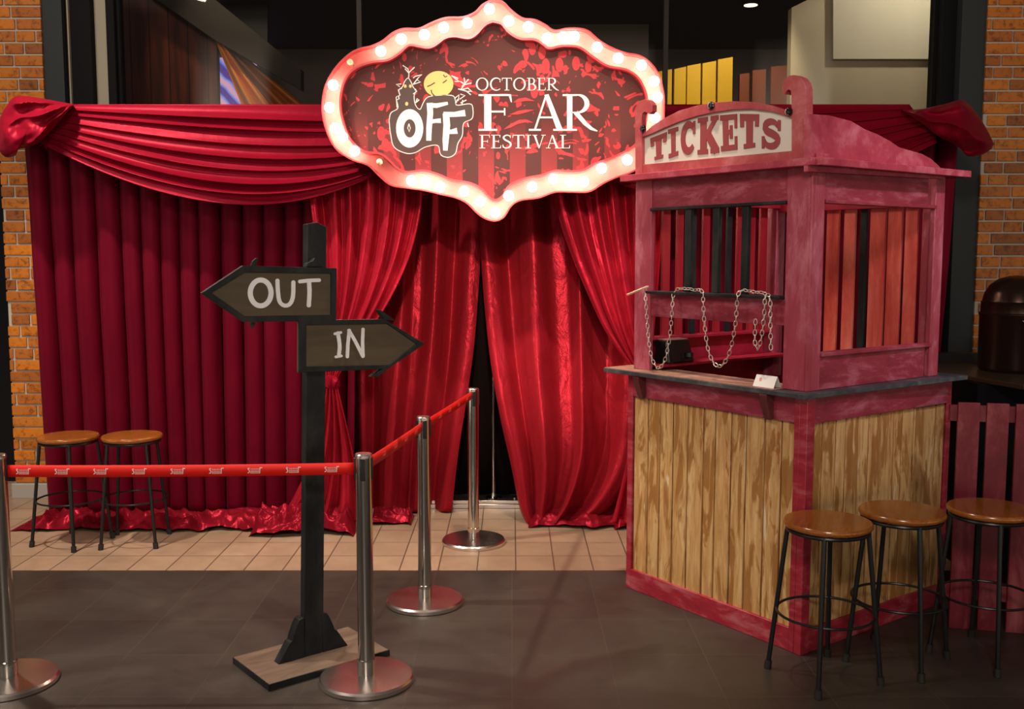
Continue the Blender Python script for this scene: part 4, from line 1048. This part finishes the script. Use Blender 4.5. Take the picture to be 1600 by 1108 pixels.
belt(SP[1][0], SP[2][0], .850, .855, 'red belt between the nearest and the middle steel post', 5, .002, M_FAINT)
belt(SP[2][0], SP[3][0], .855, .865, 'red belt between the middle and the farthest steel post', 5, .002, M_FAINT)

# ------------------------------------------------------------------ stools
def stool():
    t = thing('bar_stool', '', 'stool', (0, 0, 0), 0, 'round wooden bar stools')
    MB().lathe([(.150, .602), (.163, .606), (.168, .614), (.168, .622), (.163, .629), (.12, .631), (.0005, .631)], 56).build('seat', M_SEAT, t, local=True, smooth=50)
    MB().tube([(.152*math.cos(2*PI*i/48), .152*math.sin(2*PI*i/48), .594) for i in range(48)], .008, 8, closed=True).build('seat_ring', M_BLACKMETAL, t, local=True)
    for k in range(4):
        a = k*PI/2; c_, s_ = math.cos(a), math.sin(a)
        lg = MB().tube([(.150*c_, .150*s_, .598), (.213*c_, .213*s_, .012)], .0095, 12).build('leg', M_BLACKMETAL, t, local=True)
        MB().tube([(.2105*c_, .2105*s_, .034), (.2145*c_, .2145*s_, 0)], .0145, 12).build('rubber_foot', M_RUBBER, lg, local=True)
    MB().tube([(.184*math.cos(2*PI*i/64), .184*math.sin(2*PI*i/64), .262) for i in range(64)], .0055, 8, closed=True).build('foot_ring', M_BLACKMETAL, t, local=True)
    return t
s0 = stool()
STL = [((1.226, 3.782), -22, 'round wooden bar stool nearest the booth corner'), ((1.578, 3.945), 0, 'middle one of the three bar stools right of the booth'), ((1.955, 3.985), -10, 'bar stool at the right edge in front of the red slats'),
       ((-2.54, 5.625), 0, 'bar stool near the brick pillar, left of its twin'), ((-2.18, 5.64), 0, 'bar stool before the left curtain, the one farther from the brick pillar')]
ANG = [-22, 5, -18, 28, 42]
ANG = [-22, 4, -12, -65, -40]
for i, ((x, y), _, lb) in enumerate(STL):
    if i == 0: s0.location = (x, y, 0); s0.rotation_euler = (0, 0, math.radians(ANG[0])); s0['label'] = lb
    else: dup(s0, (x, y, 0), math.radians(ANG[i]), lb)

# ------------------------------------------------------------------ right side: slatted screen, dark counter, bin
fa = math.atan2(-.075, .178)*.55
fn = thing('slatted_screen', 'low dark red slatted screen behind the right stools', 'screen', (1.945, 4.295, 0), fa)
x = 0
for i, wd in enumerate((.089, .089, .10, .09, .09, .09)):
    MB().box((x, 0, 0), (x+wd, .018, 1.015)).build('slat', M_FENCE, fn, local=True, bevel=.002); x += wd+.028
MB().box((-.03, .018, .93), (x-.02, .045, 1.0)).build('rail', M_FENCE, fn, local=True, bevel=.002)
MB().box((-.03, .018, .13), (x-.02, .045, .20)).build('rail', M_FENCE, fn, local=True, bevel=.002)
for a in (.0, x-.09): MB().box((a+.03, .045, 0), (a+.07, .085, .95)).build('rear_post', M_BLACKPOST, fn, local=True)
dc = thing('dark_counter', 'black counter with brownish top edge behind the slatted screen at right', 'counter', (2.9, 5.4, 0), 0)
M_CTOP = mat('brown_counter_top', (.055, .036, .022), .3)
MB().box((2.38, 5.05, .0), (4.2, 5.75, 1.0)).build('cabinet', mat('black_cabinet', (.005, .005, .006), .9, spec=.1), dc, bevel=.004)
pt = [onZ(1476, 583, 1.02), onZ(1600, 603, 1.02), Vector((4.2, 4.95, 1.02)), Vector((4.2, 5.8, 1.02)), Vector((2.33, 5.8, 1.02))]
MB().prism([Vector((p.x, p.y, 1.0)) for p in pt], (0, 0, .025)).build('top', M_CTOP, dc, bevel=.004)
MB().box((2.36, 5.82, 1.0), (3.1, 5.9, 1.08)).build('back_ledge', mat('ledge_black', (.012, .011, .011), .4), dc)
MB().box((2.72, 5.03, .60), (3.3, 5.05, .96)).build('blue_panel', mat('dark_blue_panel', (.003, .008, .018), .9, spec=.1), dc)
cpos = (2.75, 5.42, 1.025)
cn = thing('domed_canister', 'dark bronze domed canister standing on the black counter at right', 'canister', cpos)
M_BRONZE = mat('dark_bronze', (.045, .022, .016), .28, .7)
MB().lathe([(.172, 0), (.180, .012), (.184, .02), (.186, .30), (.190, .305), (.190, .315), (.185, .32)], 56, cpos).build('body', M_BRONZE, cn, smooth=40)
MB().lathe([(.182, .32), (.180, .37), (.183, .375), (.176, .38), (.165, .425), (.140, .468), (.10, .50), (.05, .517), (.0005, .521)], 56, cpos).build('domed_lid', M_BRONZE, cn, smooth=40)
MB().tube([Vector(cpos)+Vector((-.06, -.188, .285)), Vector(cpos)+Vector((-.05, -.205, .275)), Vector(cpos)+Vector((-.02, -.208, .275)), Vector(cpos)+Vector((-.01, -.189, .285))], .005, 8).build('latch', M_STEELTOP, cn)
